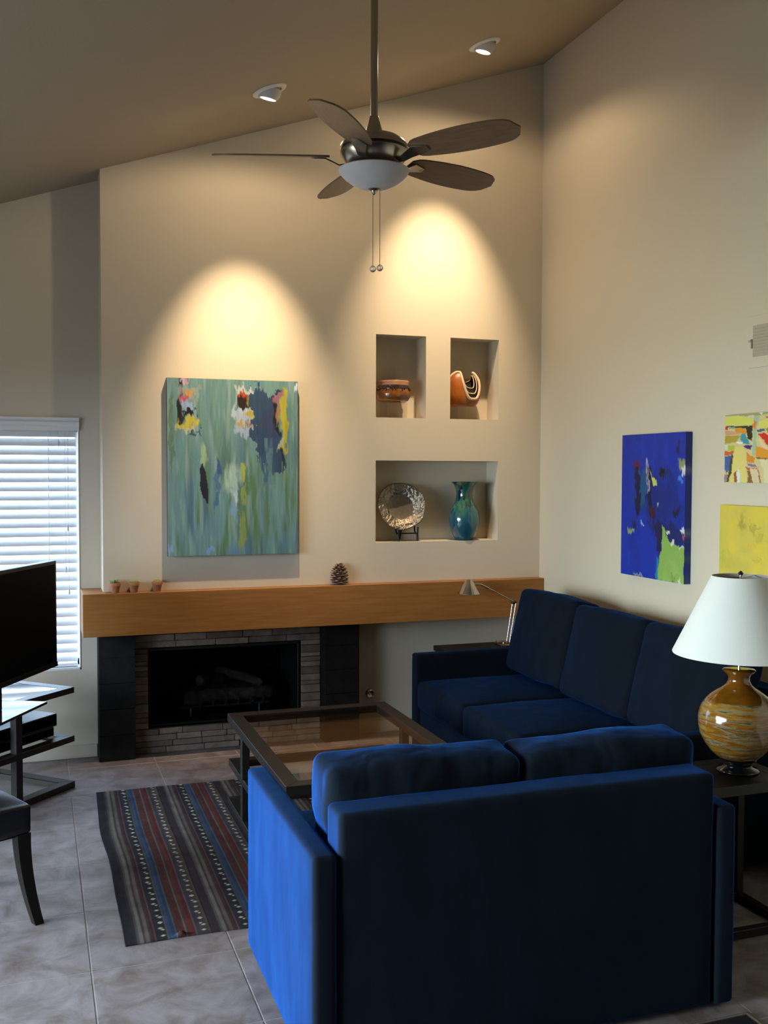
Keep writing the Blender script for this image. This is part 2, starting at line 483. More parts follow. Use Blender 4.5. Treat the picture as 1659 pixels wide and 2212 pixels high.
# chimney breast above the mantel, with three niches
NX0, NX1, NX2, NX3 = 1.882, 2.194, 2.350, 2.668
NZ0, NZ1, NZ2, NZ3 = 1.181, 1.661, 1.912, 2.394
ND = 0.165
BX0 = 0.343
MZ0, MZ1 = 0.715, 0.945
br = MB()
g = 0.0
def col_full(x0, x1, z0): wall_piece(br, x0, x1, BRY, BY - 0.0005, z0)
col_full(BX0, NX0, MZ1)
col_full(NX3, RX, MZ1)
br.box(NX0, NX3, BRY, BY - 0.0005, MZ1, NZ0)
br.box(NX0, NX3, BRY, BY - 0.0005, NZ1, NZ2)
br.box(NX1, NX2, BRY, BY - 0.0005, NZ2, NZ3)
col_full(NX0, NX3, NZ3)
br.box(NX0 - 0.005, NX3 + 0.005, BRY + ND, BY - 0.0005, NZ0 - 0.005, NZ3 + 0.005)   # backs of the niches
breast = struct(build('wall_chimney_breast', br, M['wall'], bevel=0))

# right wall, left wall with glass door, front wall
rw = MB()
rw.prism([(RX, FY - 0.15, 0), (RX, BY + 0.15, 0), (RX, BY + 0.15, ceil_z(RX) + 0.01), (RX, FY - 0.15, ceil_z(RX) + 0.01)], (0.12, 0, 0))
wall_right = struct(build('wall_right', rw, M['wall']))
lw = MB()
zt = ceil_z(LX) + 0.0
lw.box(LX - 0.14, LX, FY - 0.15, DOOR[0], 0, zt)
lw.box(LX - 0.14, LX, DOOR[1], BY + 0.15, 0, zt)
lw.box(LX - 0.14, LX, DOOR[0], DOOR[1], DOOR[3], zt)
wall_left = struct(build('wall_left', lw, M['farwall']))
wf = MB()
wall_piece(wf, LX - 0.15, RX + 0.12, FY - 0.15, FY, 0)
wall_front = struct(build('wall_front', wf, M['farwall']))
ground = struct(build('ground', MB().box(-40, 40, -40, 40, -0.25, -0.13), M['concrete']))

# sliding glass door in the left wall (out of view, the room's daylight)
dm = MB()
dy = (DOOR[1] - DOOR[0]) / 2
for a, b_, xo in ((DOOR[0], DOOR[0] + dy + 0.03, -0.09), (DOOR[0] + dy - 0.03, DOOR[1], -0.05)):
    x0, x1 = LX + xo - 0.015, LX + xo + 0.015
    dm.box(x0, x1, a, a + 0.06, 0.02, DOOR[3]); dm.box(x0, x1, b_ - 0.06, b_, 0.02, DOOR[3])
    dm.box(x0, x1, a, b_, 0.02, 0.09); dm.box(x0, x1, a, b_, DOOR[3] - 0.06, DOOR[3])
door = struct(build('door_1', dm, M['alu'], bevel=0.003, segs=1))

# window with blind at left
wn = MB()
x0, x1, z0, z1 = WIN
for a in (MB,):
    wn.box(x0, x0 + 0.018, BY + 0.09, BY + 0.14, z0, z1); wn.box(x1 - 0.018, x1, BY + 0.09, BY + 0.14, z0, z1)
    wn.box(x0, x1, BY + 0.09, BY + 0.14, z0, z0 + 0.05); wn.box(x0, x1, BY + 0.09, BY + 0.14, z1 - 0.05, z1)
    wn.box((x0 + x1) / 2 - 0.02, (x0 + x1) / 2 + 0.02, BY + 0.09, BY + 0.14, z0, z1)
window = struct(build('window_1', wn, M['white'], bevel=0.003, segs=1))
build('pane', MB().box(x0 + 0.018, x1 - 0.018, BY + 0.112, BY + 0.117, z0 + 0.05, z1 - 0.05), M['clearglass'], window)
rv = MB()
rv.box(x1 - 0.004, x1 + 0.0, BY - 0.004, BY + 0.09, z0, z1); rv.box(x0, x0 + 0.004, BY - 0.004, BY + 0.09, z0, z1)
rv.box(x0, x1, BY - 0.004, BY + 0.09, z0, z0 + 0.012)
build('reveal_lining', rv, M['white'], window)

blind = thing('window_blind', 'white slatted wood blind over the window behind the television', 'blind', ((x0 + x1) / 2, BY + 0.04, z0 + 0.02))
vb = MB()
vz = WIN[3] + 0.012
vb.prism([(x0 - 0.02, BY - 0.001, 1.815), (x0 - 0.02, BY - 0.014, 1.815), (x0 - 0.02, BY - 0.014, 1.838), (x0 - 0.02, BY - 0.022, 1.845),
          (x0 - 0.02, BY - 0.022, 1.862), (x0 - 0.02, BY - 0.014, 1.866), (x0 - 0.02, BY - 0.030, 1.874), (x0 - 0.02, BY - 0.030, 1.886),
          (x0 - 0.02, BY - 0.001, 1.886)], (x1 - x0 + 0.022, 0, 0))
build('valance', vb, M['white'], blind)
NS = 26
sp = 0.0497
slat0 = None
sb = MB()
tilt = rad(-54)
hw = 0.025
prof = []
for k in range(7):
    t = k / 6 * 2 - 1
    yy = t * hw; zz = 0.004 * (1 - t * t)
    # room-side edge (negative y) hangs lower
    prof.append((yy * math.cos(tilt) + zz * math.sin(tilt), -yy * math.sin(tilt) + zz * math.cos(tilt)))
L = (x1 - x0) - 0.026
rows = [[(-L / 2, p[0], p[1]), (L / 2, p[0], p[1])] for p in prof] + [[(-L / 2, p[0], p[1] - 0.0025), (L / 2, p[0], p[1] - 0.0025)] for p in reversed(prof)]
sb.grid(rows, close_v=True)
for k in range(NS):
    z = 1.803 - k * sp - (z0 + 0.02)
    if z < 0.03: break
    if slat0 is None:
        slat0 = build('slat', sb, M['slat'], blind, smooth=40, world=False)
        slat0.location = (0.0, 0, z)
    else: copy_obj(slat0, blind, (0.0, 0, z))
build('bottom_rail', MB().box(x0 + 0.014, x1 - 0.014, BY + 0.018, BY + 0.062, z0 + 0.016, z0 + 0.034), M['slat'], blind, bevel=0.003)
for cx in (0.073, -0.53, -1.14):
    cm = MB()
    for yy in (BY + 0.014, BY + 0.066): cm.tube([(cx, yy, 1.83), (cx, yy, z0 + 0.03)], 0.0016, 5)
    cm.tube([(cx, BY + 0.04, 1.83), (cx, BY + 0.04, z0 + 0.03)], 0.0012, 5)
    build('ladder_cord', cm, M['cord'], blind)
for (px, pz) in ((0.127, 1.735), (0.172, 1.27), (0.160, 1.04), (0.176, 0.92)):
    tmn = MB().tube([(px, BY + 0.008, 1.82), (px, BY + 0.008, pz + 0.02)], 0.0009, 5)
    tmn.lathe([(0.001, 0.03), (0.004, 0.022), (0.005, 0.0), (0.003, -0.006)], (px, BY + 0.008, pz), 10)
    build('pull_tassel', tmn, M['eyeball'], blind)

# baseboards
bb = MB().box(LX, 0.318, BY - 0.014, BY, 0, 0.072)
struct(build('baseboard_back', bb, M['baseboard'], bevel=0.004))
struct(build('baseboard_back_right', MB().box(1.816, RX, BY - 0.014, BY, 0, 0.072), M['baseboard'], bevel=0.004))
struct(build('baseboard_right', MB().box(RX - 0.014, RX, FY, BY - 0.014, 0, 0.072), M['baseboard'], bevel=0.004))

# ================================================================== FIREPLACE
fp = thing('fireplace', 'fireplace with two dark slate columns and pale split-stone surround under the mantel', 'fireplace', (1.06, BY, 0))
rng = random.Random(4)
for (cx0, cx1) in ((0.321, 0.514), (1.600, 1.812)):
    colm = build('column', MB().box(cx0 + 0.004, cx1 - 0.004, 5.683, BY - 0.001, 0.0, MZ0 - 0.001), M['mortar'], fp)
    n = 5
    h = MZ0 / n
    for k in range(n):
        d = rng.uniform(0, 0.004)
        build('slate_tile', MB().box(cx0, cx1, 5.675 - d, 5.690, k * h + 0.0012, (k + 1) * h - 0.0012 - (0.001 if k == n - 1 else 0)),
              M['slate'], colm, bevel=0.0015, segs=1)
        # returns on the outer and inner faces
        build('slate_tile', MB().box(cx0 - 0.001, cx0 + 0.012, 5.692, BY - 0.001, k * h + 0.0012, (k + 1) * h - 0.0024), M['slate'], colm)
        build('slate_tile', MB().box(cx1 - 0.012, cx1 + 0.001, 5.692, BY - 0.001, k * h + 0.0012, (k + 1) * h - 0.0024), M['slate'], colm)
SX0, SX1 = 0.516, 1.598
sur = MB()
sur.box(SX0, SX1, BY - 0.03, BY - 0.001, 0.0, FB[2]); sur.box(SX0, SX1, BY - 0.03, BY - 0.001, FB[3], MZ0 - 0.001)
sur.box(SX0, FB[0], BY - 0.03, BY - 0.001, FB[2], FB[3]); sur.box(FB[1], SX1, BY - 0.03, BY - 0.001, FB[2], FB[3])
surround = build('stone_surround', sur, M['mortar'], fp)
def stone_row(xa, xb, za, zb):
    x = xa
    while x < xb - 0.005:
        l = rng.uniform(0.10, 0.24)
        if xb - x - l < 0.06: l = xb - x
        d = rng.uniform(0.0, 0.013)
        e = 0.0014
        mb = MB().box(x + e, x + l - e, BY - 0.040 - d, BY - 0.029, za + e, zb - e)
        ys = BY - 0.040 - d
        mb.v = [(p[0], p[1] + (rng.uniform(-0.003, 0.003) if p[1] < BY - 0.035 else 0), p[2]) for p in mb.v]
        build('stone', mb, M['stone'], surround, bevel=0.0022, segs=1)
        x += l
def rows_between(za, zb, h):
    n = max(1, round((zb - za) / h)); return [za + (zb - za) * k / n for k in range(n + 1)]
r = rows_between(0.0, FB[2], 0.035)
for a, b_ in zip(r[:-1], r[1:]): stone_row(SX0, SX1, a, b_)
r = rows_between(FB[3], MZ0 - 0.002, 0.038)
for a, b_ in zip(r[:-1], r[1:]): stone_row(SX0, SX1, a, b_)
z = FB[2]
while z < FB[3] - 0.01:
    h = rng.uniform(0.024, 0.05)
    if FB[3] - z - h < 0.02: h = FB[3] - z
    stone_row(SX0, FB[0], z, z + h); stone_row(FB[1], SX1, z, z + h)
    z += h
fbm = MB()
fy0, fy1 = BY - 0.03, BY + 0.50
fbm.box(FB[0], FB[1], BY + 0.151, fy1 + 0.03, FB[2] - 0.03, FB[2])
fbm.box(FB[0], FB[1], BY + 0.151, fy1 + 0.03, FB[3], FB[3] + 0.03)
fbm.box(FB[0], FB[1], fy1, fy1 + 0.03, FB[2], FB[3])
fbm.box(FB[0] - 0.03, FB[0], BY + 0.151, fy1 + 0.03, FB[2] - 0.03, FB[3] + 0.03)
fbm.box(FB[1], FB[1] + 0.03, BY + 0.151, fy1 + 0.03, FB[2] - 0.03, FB[3] + 0.03)
for (a0, a1, c0, c1) in ((FB[0], FB[1], FB[2], FB[2] + 0.006), (FB[0], FB[1], FB[3] - 0.006, FB[3]),
                         (FB[0], FB[0] + 0.006, FB[2], FB[3]), (FB[1] - 0.006, FB[1], FB[2], FB[3])):
    fbm.box(a0, a1, BY - 0.03, BY + 0.151, c0, c1)
build('firebox', fbm, M['soot'], fp)
fr = MB()
for (a0, a1, c0, c1) in ((FB[0], FB[1], FB[2], FB[2] + 0.022), (FB[0], FB[1], FB[3] - 0.03, FB[3]),
                         (FB[0], FB[0] + 0.02, FB[2], FB[3]), (FB[1] - 0.02, FB[1], FB[2], FB[3])):
    fr.box(a0 + 0.0065, a1 - 0.0065, BY - 0.012, BY + 0.01, c0 + 0.0065, c1 - 0.0065)
build('firebox_frame', fr, M['blackmetal'], fp, bevel=0.002, segs=1)

# gas log set
lg = thing('log_set', 'grey ceramic gas logs on a black grate inside the fireplace', 'logs', (1.05, BY + 0.24, FB[2] + 0.006))
gz = FB[2] + 0.006
gr = MB()
for k in range(7):
    xx = 0.84 + k * 0.075
    gr.tube([(xx, BY + 0.12, gz + 0.10), (xx, BY + 0.13, gz + 0.06), (xx, BY + 0.36, gz + 0.06)], 0.007, 6)
for yy in (BY + 0.15, BY + 0.34): gr.tube([(0.80, yy, gz + 0.055), (1.33, yy, gz + 0.055)], 0.007, 6)
for xx in (0.86, 1.27):
    for yy in (BY + 0.15, BY + 0.34): gr.tube([(xx, yy, gz + 0.002), (xx, yy, gz + 0.055)], 0.007, 6)
build('grate', gr, M['blackmetal'], lg, smooth=50)
def log(p, q, r0, seed):
    p, q = Vector(p), Vector(q); n = 12; m = 18
    d = (q - p).normalized(); u = d.cross(Vector((0, 0, 1))).normalized(); v = d.cross(u)
    rows = []
    for i in range(m + 1):
        t = i / m
        c = p.lerp(q, t) + u * 0.012 * math.sin(t * 7 + seed)
        row = []
        for k in range(n):
            a = 2 * PI * k / n
            rr = r0 * (1 - 0.15 * t) * (1 + 0.22 * mnoise.noise((c.x * 14 + seed, a * 1.2, t * 9)))
            if i in (0, m): rr *= 0.75
            row.append(c + (u * math.cos(a) + v * math.sin(a)) * rr)
        rows.append(row)
    mb = MB().grid(rows, close_u=True)
    mb.f.append(tuple(reversed(range(n)))); mb.f.append(tuple(m * n + k for k in range(n)))
    return mb
build('log', log((0.82, BY + 0.16, gz + 0.112), (1.36, BY + 0.18, gz + 0.112), 0.045, 1), M['log'], lg, smooth=True)
build('log', log((0.86, BY + 0.31, gz + 0.112), (1.34, BY + 0.33, gz + 0.117), 0.045, 5), M['log'], lg, smooth=True)
build('log', log((0.90, BY + 0.13, gz + 0.215), (1.14, BY + 0.36, gz + 0.18), 0.033, 9), M['log'], lg, smooth=True)
build('log', log((1.05, BY + 0.34, gz + 0.235), (1.30, BY + 0.17, gz + 0.17), 0.030, 13), M['log'], lg, smooth=True)

# mantel
mantel = build('mantel_shelf', MB().box(0.2335, RX - 0.001, 5.520, BY - 0.0012, MZ0, MZ1 - 0.0008), M['oak'], None, bevel=0.002, segs=1,
               loc=(1.6, 5.65, MZ0))
tag(mantel, 'long honey-oak box mantel beam running the width of the fireplace wall', 'mantel')

# gas valve
gv = thing('gas_valve', 'small round chrome gas key plate on the wall beside the right column', 'valve', (1.924, BY, 0.242))
build('escutcheon', MB().lathe([(0.004, -0.014), (0.022, -0.012), (0.029, -0.005), (0.030, 0.0)], (0, 0, 0), 24,
      Matrix.Translation((1.924, BY - 0.001, 0.242)) @ Matrix.Rotation(rad(-90), 4, 'X')), M['chrome'], gv, smooth=40)
build('valve_key', MB().tube([(1.924, BY - 0.012, 0.242), (1.924, BY - 0.05, 0.242)], 0.004, 8).tube([(1.906, BY - 0.045, 0.256), (1.942, BY - 0.045, 0.228)], 0.004, 8),
      M['chrome'], gv, smooth=40)

# ================================================================== RECESSED LIGHTS (with their own lamps)
sl_ang = math.atan(CS)
def recessed(name, x, y, label):
    zc = ceil_z(x)
    t = thing(name, label, 'ceiling light', (x, y, zc))
    # local frame: z along the downward ceiling normal
    Mx = Matrix.Translation((x, y, zc)) @ Matrix.Rotation(-sl_ang, 4, 'Y') @ Matrix.Rotation(PI, 4, 'X')
    build('trim_ring', MB().lathe([(0.058, 0.001), (0.060, 0.010), (0.072, 0.011), (0.084, 0.006), (0.087, 0.001)], (0, 0, 0), 40, Mx), M['white'], t, smooth=40)
    # eyeball: half ball cut open towards the wall
    aim = Vector((-0.16, 0.20, -0.96)).normalized()
    q = aim.to_track_quat('Z', 'Y').to_matrix().to_4x4()
    Me = Matrix.Translation(Vector((x, y, zc)) + (Mx.to_3x3() @ Vector((0, 0, 1))) * 0.002) @ q
    R_ = 0.058
    prof_ = [(R_ * math.sin(a), R_ * math.cos(a)) for a in [rad(d) for d in (100, 85, 72, 60, 52, 46)]]
    prof_ += [(R_ * math.sin(rad(46)) - 0.003, R_ * math.cos(rad(46)) - 0.001), (0.038, 0.034), (0.036, 0.020)]
    build('eyeball', MB().lathe(prof_, (0, 0, 0), 36, Me), M['eyeball'], t, smooth=35)
    build('bulb', MB().lathe([(0.001, 0.030), (0.018, 0.0292), (0.028, 0.026), (0.0355, 0.0215)], (0, 0, 0), 24, Me), M['bulb'], t, smooth=True)
    pos = Vector((x, y, zc)) + (Mx.to_3x3() @ Vector((0, 0, 1))) * 0.002 + aim * 0.062
    for nm, size, blend, pw, tilt_ in (('spot_beam', 49, 1.0, SPOT_NARROW, 25), ('spot_spill', 165, 0.35, SPOT_WIDE, 6)):
        l = bpy.data.lights.new(nm, 'SPOT')
        l.color = LAMP_COL; l.energy = pw; l.spot_size = rad(size); l.spot_blend = blend; l.shadow_soft_size = 0.022
        o = bpy.data.objects.new(nm, l)
        C.objects.link(o)
        o.location = pos
        o.rotation_euler = (rad(tilt_), 0, 0)          # default points down -Z; tilt towards +Y
    return t
recessed('recessed_light', 1.097, 4.884, 'lit recessed eyeball light in the ceiling above the tall green painting')
recessed('recessed_light', 2.255, 4.920, 'lit recessed eyeball light in the ceiling near the right wall')

# ================================================================== CEILING FAN
FC = Vector((1.204, 3.60, 2.77))
fan = thing('ceiling_fan', 'five-blade walnut ceiling fan with nickel motor and frosted bowl light', 'ceiling fan', tuple(FC))
zc = ceil_z(FC.x)
build('downrod', MB().tube([(FC.x, FC.y, FC.z + 0.10), (FC.x, FC.y, zc - 0.03)], 0.0135, 16), M['nickel'], fan, smooth=40)
build('ceiling_canopy', MB().lathe([(0.018, -0.09), (0.045, -0.075), (0.065, -0.03), (0.068, 0.03)], (FC.x, FC.y, zc), 32), M['nickel'], fan, smooth=40)
build('yoke_cover', MB().lathe([(0.014, 0.144), (0.0165, 0.142), (0.018, 0.136), (0.031, 0.09), (0.036, 0.072)], tuple(FC), 32), M['nickel'], fan, smooth=40)
hs = build('motor_housing', MB().lathe([(0.034, 0.074), (0.060, 0.074), (0.095, 0.062), (0.118, 0.046), (0.127, 0.030), (0.128, 0.022),
                                        (0.122, 0.020), (0.122, 0.014), (0.127, 0.012), (0.126, 0.0), (0.112, -0.022), (0.097, -0.038), (0.090, -0.043)],
                                       tuple(FC), 48), M['nickel'], fan, smooth=30)
build('vent_ring', MB().lathe([(0.1232, 0.0205), (0.1245, 0.017), (0.1232, 0.0135)], tuple(FC), 48), M['darkring'], hs, smooth=40)
build('fitter_ring', MB().lathe([(0.088, -0.043), (0.094, -0.046), (0.094, -0.052), (0.088, -0.054)], tuple(FC), 48), M['darkring'], fan, smooth=40)
build('light_bowl', MB().lathe([(0.090, -0.048), (0.128, -0.052), (0.132, -0.056), (0.128, -0.066), (0.112, -0.084), (0.088, -0.102), (0.055, -0.117), (0.020, -0.125), (0.001, -0.126)],
                               tuple(FC), 48), M['bowlglass'], fan, smooth=60)
build('finial', MB().lathe([(0.022, -0.121), (0.023, -0.126), (0.012, -0.131), (0.009, -0.139), (0.004, -0.144), (0.001, -0.146)], tuple(FC), 24), M['nickel'], fan, smooth=40)

def blade_mesh():
    """blade along +X, root at 0.165, tip at 0.60, curved outline"""
    up_, lo_ = [], []
    n = 22
    for k in range(n + 1):
        t = k / n
        x = 0.165 + t * 0.435
        hwid = 0.040 + 0.034 * math.sin(PI * min(1, t * 0.80 + 0.06)) ** 0.9
        hu, hl = hwid, hwid
        if t > 0.80:
            s = (t - 0.80) / 0.20
            hu = hwid * math.sqrt(max(0.0, 1 - s ** 2.4)) * 0.98 + hwid * 0.02
            hl = hwid * math.sqrt(max(0.0, 1 - s ** 3.2)) * 0.98 + hwid * 0.02
        if t < 0.08:
            s = 1 - t / 0.08
            hu *= 1 - 0.35 * s * s; hl *= 1 - 0.35 * s * s
        up_.append((x, hu)); lo_.append((x, -hl))
    rows = []
    for (x, hu), (_, hl) in zip(up_, lo_):
        row = []
        for j in range(9):
            y = hl + (hu - hl) * j / 8
            row.append((x, y, 0.0030))
        for j in reversed(range(9)):
            y = hl + (hu - hl) * j / 8
            row.append((x, y, -0.0030))
        rows.append(row)
    mb = MB().grid(rows, close_u=True)
    nc = 18
    mb.f.append(tuple(reversed(range(nc)))); mb.f.append(tuple((len(rows) - 1) * nc + k for k in range(nc)))
    return mb
def bracket_mesh():
    mb = MB()
    path = [(0.105, 0, -0.026), (0.130, 0, -0.030), (0.155, 0, -0.018), (0.180, 0, -0.0075), (0.235, 0, -0.006)]
    hw_ = [0.020, 0.016, 0.020, 0.028, 0.012]
    rows = []
    for (x, y, z), h in zip(path, hw_):
        rows.append([(x, -h, z - 0.003), (x, h, z - 0.003), (x, h, z + 0.002), (x, -h, z + 0.002)])
    mb.grid(rows, close_u=True)
    mb.f.append((3, 2, 1, 0)); b = 16; mb.f.append((b, b + 1, b + 2, b + 3))
    for (sx, sy) in ((0.19, 0.014), (0.19, -0.014), (0.222, 0)):
        mb.lathe([(0.001, -0.0105), (0.004, -0.0095), (0.0045, -0.007)], (sx, sy, 0), 10)
    return mb
PITCH = rad(-15)
blade0 = None
for k in range(5):
    a = rad(163.0 - 72 * k)
    if blade0 is None:
        blade0 = build('blade', blade_mesh(), M['blade'], fan, smooth=40, world=False)
        br0 = build('blade_bracket', bracket_mesh(), M['nickel'], blade0, smooth=40, world=False)
        b0 = blade0
    else:
        b0 = copy_obj(blade0, fan)
        c = br0.copy(); C.objects.link(c); c.parent = b0
    b0.matrix_local = Matrix.Translation((0, 0, -0.006)) @ Matrix.Rotation(a, 4, 'Z') @ Matrix.Rotation(PITCH, 4, 'X')
rtv = Vector((rt.x, rt.y, 0))
for s, zl in ((-0.004, 2.352), (0.022, 2.356)):
    p = FC + rtv * s
    ch = build('pull_chain', MB().tube([(p.x, p.y, FC.z - 0.12), (p.x, p.y, zl + 0.012)], 0.0012, 6), M['nickel'], fan)
    build('chain_knob', MB().sphere((p.x, p.y, zl), 0.0125, 14, 10), M['crystal'], ch, smooth=True)

# ================================================================== PAINTED SURFACES (colour per vertex)
def vnoise(h, w_, sx, sy, seed, oct=4):
    """smooth random field in 0..1; sx, sy = cells across and down"""
    rs = np.random.RandomState(seed)
    out = np.zeros((h, w_)); amp = 1.0; tot = 0
    for o_ in range(oct):
        nx, ny = max(2, int(sx * 2 ** o_) + 2), max(2, int(sy * 2 ** o_) + 2)
        gd = rs.rand(ny + 1, nx + 1)
        yy = np.linspace(0, ny - 1e-6, h); xx = np.linspace(0, nx - 1e-6, w_)
        yi = yy.astype(int); xi = xx.astype(int)
        fy = yy - yi; fx = xx - xi
        fy = (fy * fy * (3 - 2 * fy))[:, None]; fx = (fx * fx * (3 - 2 * fx))[None, :]
        a = gd[yi][:, xi]; b = gd[yi][:, xi + 1]; c = gd[yi + 1][:, xi]; d = gd[yi + 1][:, xi + 1]
        out += amp * ((a * (1 - fx) + b * fx) * (1 - fy) + (c * (1 - fx) + d * fx) * fy)
        tot += amp; amp *= 0.55
    return out / tot

class Canvas:
    def __init__(self, w_, h, light):
        self.w, self.h = w_, h
        self.light = np.array(light)
        self.u, self.v = np.meshgrid(np.linspace(0, 1, w_), np.linspace(0, 1, h))
        self.img = np.zeros((h, w_, 3))
        self.du = (vnoise(h, w_, 14, 14, 91, 3) - 0.5) + 0.55 * (vnoise(h, w_, 60, 22, 93, 2) - 0.5)
        self.dv = (vnoise(h, w_, 14, 14, 92, 3) - 0.5) + 0.8 * (vnoise(h, w_, 70, 20, 94, 2) - 0.5)
    def col(self, c):
        return np.minimum(np.array(lin(c)) / self.light, 0.88)
    def fill(self, c): self.img[:] = self.col(c)
    def blend(self, mask, c):
        m = np.clip(mask, 0, 1)[..., None]
        self.img = self.img * (1 - m) + self.col(c) * m
    def ell(self, cu, cv, ru, rv, c, ang=0, soft=0.25, rough=0.10, op=1.0):
        u = self.u - cu + self.du * rough; v = self.v - cv + self.dv * rough
        ca, sa = math.cos(rad(ang)), math.sin(rad(ang))
        a = (u * ca + v * sa) / ru; b = (-u * sa + v * ca) / rv
        d = np.sqrt(a * a + b * b)
        self.blend(np.clip((1 - d) / soft, 0, 1) * op, c)
    def rect(self, u0, v0, u1, v1, c, soft=0.012, rough=0.05, op=1.0, shear=0.0):
        u = self.u + self.du * rough - shear * (self.v - (v0 + v1) / 2); v = self.v + self.dv * rough
        d = np.minimum(np.minimum(u - u0, u1 - u), np.minimum(v - v0, v1 - v))
        self.blend(np.clip(d / soft + 0.5, 0, 1) * op, c)
    def poly(self, pts, c, rough=0.03, op=1.0):
        u = self.u + self.du * rough; v = self.v + self.dv * rough
        ins = np.zeros(u.shape, bool); n = len(pts)
        for i in range(n):
            x1, y1 = pts[i]; x2, y2 = pts[(i + 1) % n]
            if y1 == y2: continue
            cond = ((y1 > v) != (y2 > v)) & (u < (x2 - x1) * (v - y1) / (y2 - y1) + x1)
            ins ^= cond
        self.blend(ins.astype(float) * op, c)

def painted_panel(name, cv, place, thick_place, mat, side_col, label, cat):
    """place(u, v) -> point on the front face; thick_place(u, v) -> point on the wall side"""
    h, w_ = cv.h, cv.w
    front = [[place(u, v) for u in np.linspace(0, 1, w_)] for v in np.linspace(0, 1, h)]
    mb = MB().grid(front)
    cols = cv.img.reshape(-1, 3).tolist()
    # edges: own vertices so that they keep a colour of their own
    def strip(us_vs):
        rows = [[place(u, v) for u, v in us_vs], [thick_place(u, v) for u, v in us_vs]]
        mb.grid(rows)
        for _ in range(2):
            for (u, v) in us_vs:
                base = cv.img[int(round(v * (h - 1))), int(round(u * (w_ - 1)))]
                cols.append((base * 0.15 + np.array(side_col) * 0.85).tolist())
    k = 24
    strip([(i / k, 0) for i in range(k + 1)]); strip([(i / k, 1) for i in range(k + 1)])
    strip([(0, i / k) for i in range(k + 1)]); strip([(1, i / k) for i in range(k + 1)])
    mb.poly([thick_place(0, 0), thick_place(1, 0), thick_place(1, 1), thick_place(0, 1)])
    cols += [list(side_col)] * 4
    me = bpy.data.meshes.new(name)
    me.from_pydata(mb.v, [], mb.f)
    at = me.color_attributes.new('paint', 'FLOAT_COLOR', 'POINT')
    arr = np.ones((len(mb.v), 4)); arr[:, :3] = np.array(cols)
    at.data.foreach_set('color', arr.ravel())
    bm = bmesh.new(); bm.from_mesh(me)
    bmesh.ops.remove_doubles(bm, verts=bm.verts, dist=1e-7) if False else None
    bmesh.ops.recalc_face_normals(bm, faces=bm.faces)
    bm.to_mesh(me); bm.free()
    me.materials.append(mat)
    o = bpy.data.objects.new(name, me)
    C.objects.link(o)
    tag(o, label, cat)
    return o
M['paint'] = attr_mat('oil_paint', 0.5, 0.4, bump=(90, 0.25, 0.003))

# --- tall green painting on the chimney breast
cv = Canvas(240, 324, (0.92, 0.76, 0.60))
cv.fill((98, 122, 110))
h, w_ = cv.h, cv.w
st = vnoise(h, w_, 22, 2.2, 11, 4); st2 = vnoise(h, w_, 16, 1.6, 12, 4); st3 = vnoise(h, w_, 26, 2, 13, 3); bl = vnoise(h, w_, 4, 4, 14, 4)
low = np.clip((cv.v - 0.28) / 0.3, 0, 1)
cv.blend(np.clip((st - 0.47) * 5, 0, 1) * (0.30 + 0.65 * low), (80, 102, 58))
cv.blend(np.clip((st2 - 0.51) * 6, 0, 1) * (0.3 + 0.5 * low), (72, 94, 102))
cv.blend(np.clip((st3 - 0.57) * 6, 0, 1) * 0.5, (136, 146, 126))
cv.blend(np.clip((bl - 0.55) * 5, 0, 1) * np.clip((cv.v - 0.75) / 0.2, 0, 1) * 0.8, (88, 112, 128))
cv.blend(np.clip((0.07 - cv.u) / 0.07, 0, 1) * 0.6, (112, 130, 120))
cv.ell(0.03, 0.3, 0.02, 0.25, (76, 98, 58), rough=0.05, op=0.7)
cv.light = cv.light * 1.35          # the dabs near the top sit in the lamp's beam
cv.rect(0.085, 0.0, 0.11, 0.14, (38, 28, 32), rough=0.03)
cv.ell(0.085, 0.19, 0.018, 0.08, (36, 28, 34), rough=0.04)
cv.ell(0.17, 0.09, 0.09, 0.045, (150, 150, 132), rough=0.12, op=0.8)
cv.ell(0.125, 0.115, 0.025, 0.040, (190, 88, 92), rough=0.09)
cv.ell(0.155, 0.085, 0.03, 0.018, (200, 140, 70), rough=0.09)
cv.ell(0.12, 0.02, 0.03, 0.02, (200, 150, 160), rough=0.08)
cv.ell(0.15, 0.16, 0.05, 0.028, (150, 162, 178), rough=0.09)
cv.ell(0.155, 0.195, 0.07, 0.020, (34, 24, 28), rough=0.10)
cv.ell(0.10, 0.235, 0.022, 0.03, (36, 28, 30), rough=0.06)
cv.ell(0.16, 0.255, 0.075, 0.038, (198, 170, 56), rough=0.12)
cv.ell(0.10, 0.275, 0.03, 0.018, (190, 178, 110), rough=0.1, op=0.8)
cv.ell(0.155, 0.300, 0.05, 0.016, (186, 176, 140), rough=0.10)
cv.ell(0.20, 0.318, 0.06, 0.010, (62, 84, 92), rough=0.1)
cv.rect(0.505, 0.045, 0.645, 0.075, (188, 186, 168), rough=0.07)
cv.rect(0.505, 0.07, 0.53, 0.30, (158, 168, 160), rough=0.07)
cv.rect(0.53, 0.065, 0.62, 0.12, (172, 62, 30), rough=0.09)
cv.rect(0.535, 0.095, 0.645, 0.165, (44, 30, 22), rough=0.07, shear=0.3)
cv.rect(0.605, 0.085, 0.655, 0.145, (140, 120, 44), rough=0.08)
cv.rect(0.515, 0.165, 0.640, 0.225, (182, 184, 182), rough=0.08)
cv.rect(0.600, 0.175, 0.655, 0.235, (182, 156, 58), rough=0.08)
cv.rect(0.515, 0.225, 0.600, 0.262, (188, 150, 66), rough=0.08)
cv.rect(0.59, 0.240, 0.66, 0.285, (156, 122, 62), rough=0.08)
cv.rect(0.51, 0.265, 0.655, 0.325, (166, 170, 178), rough=0.08, shear=0.1)
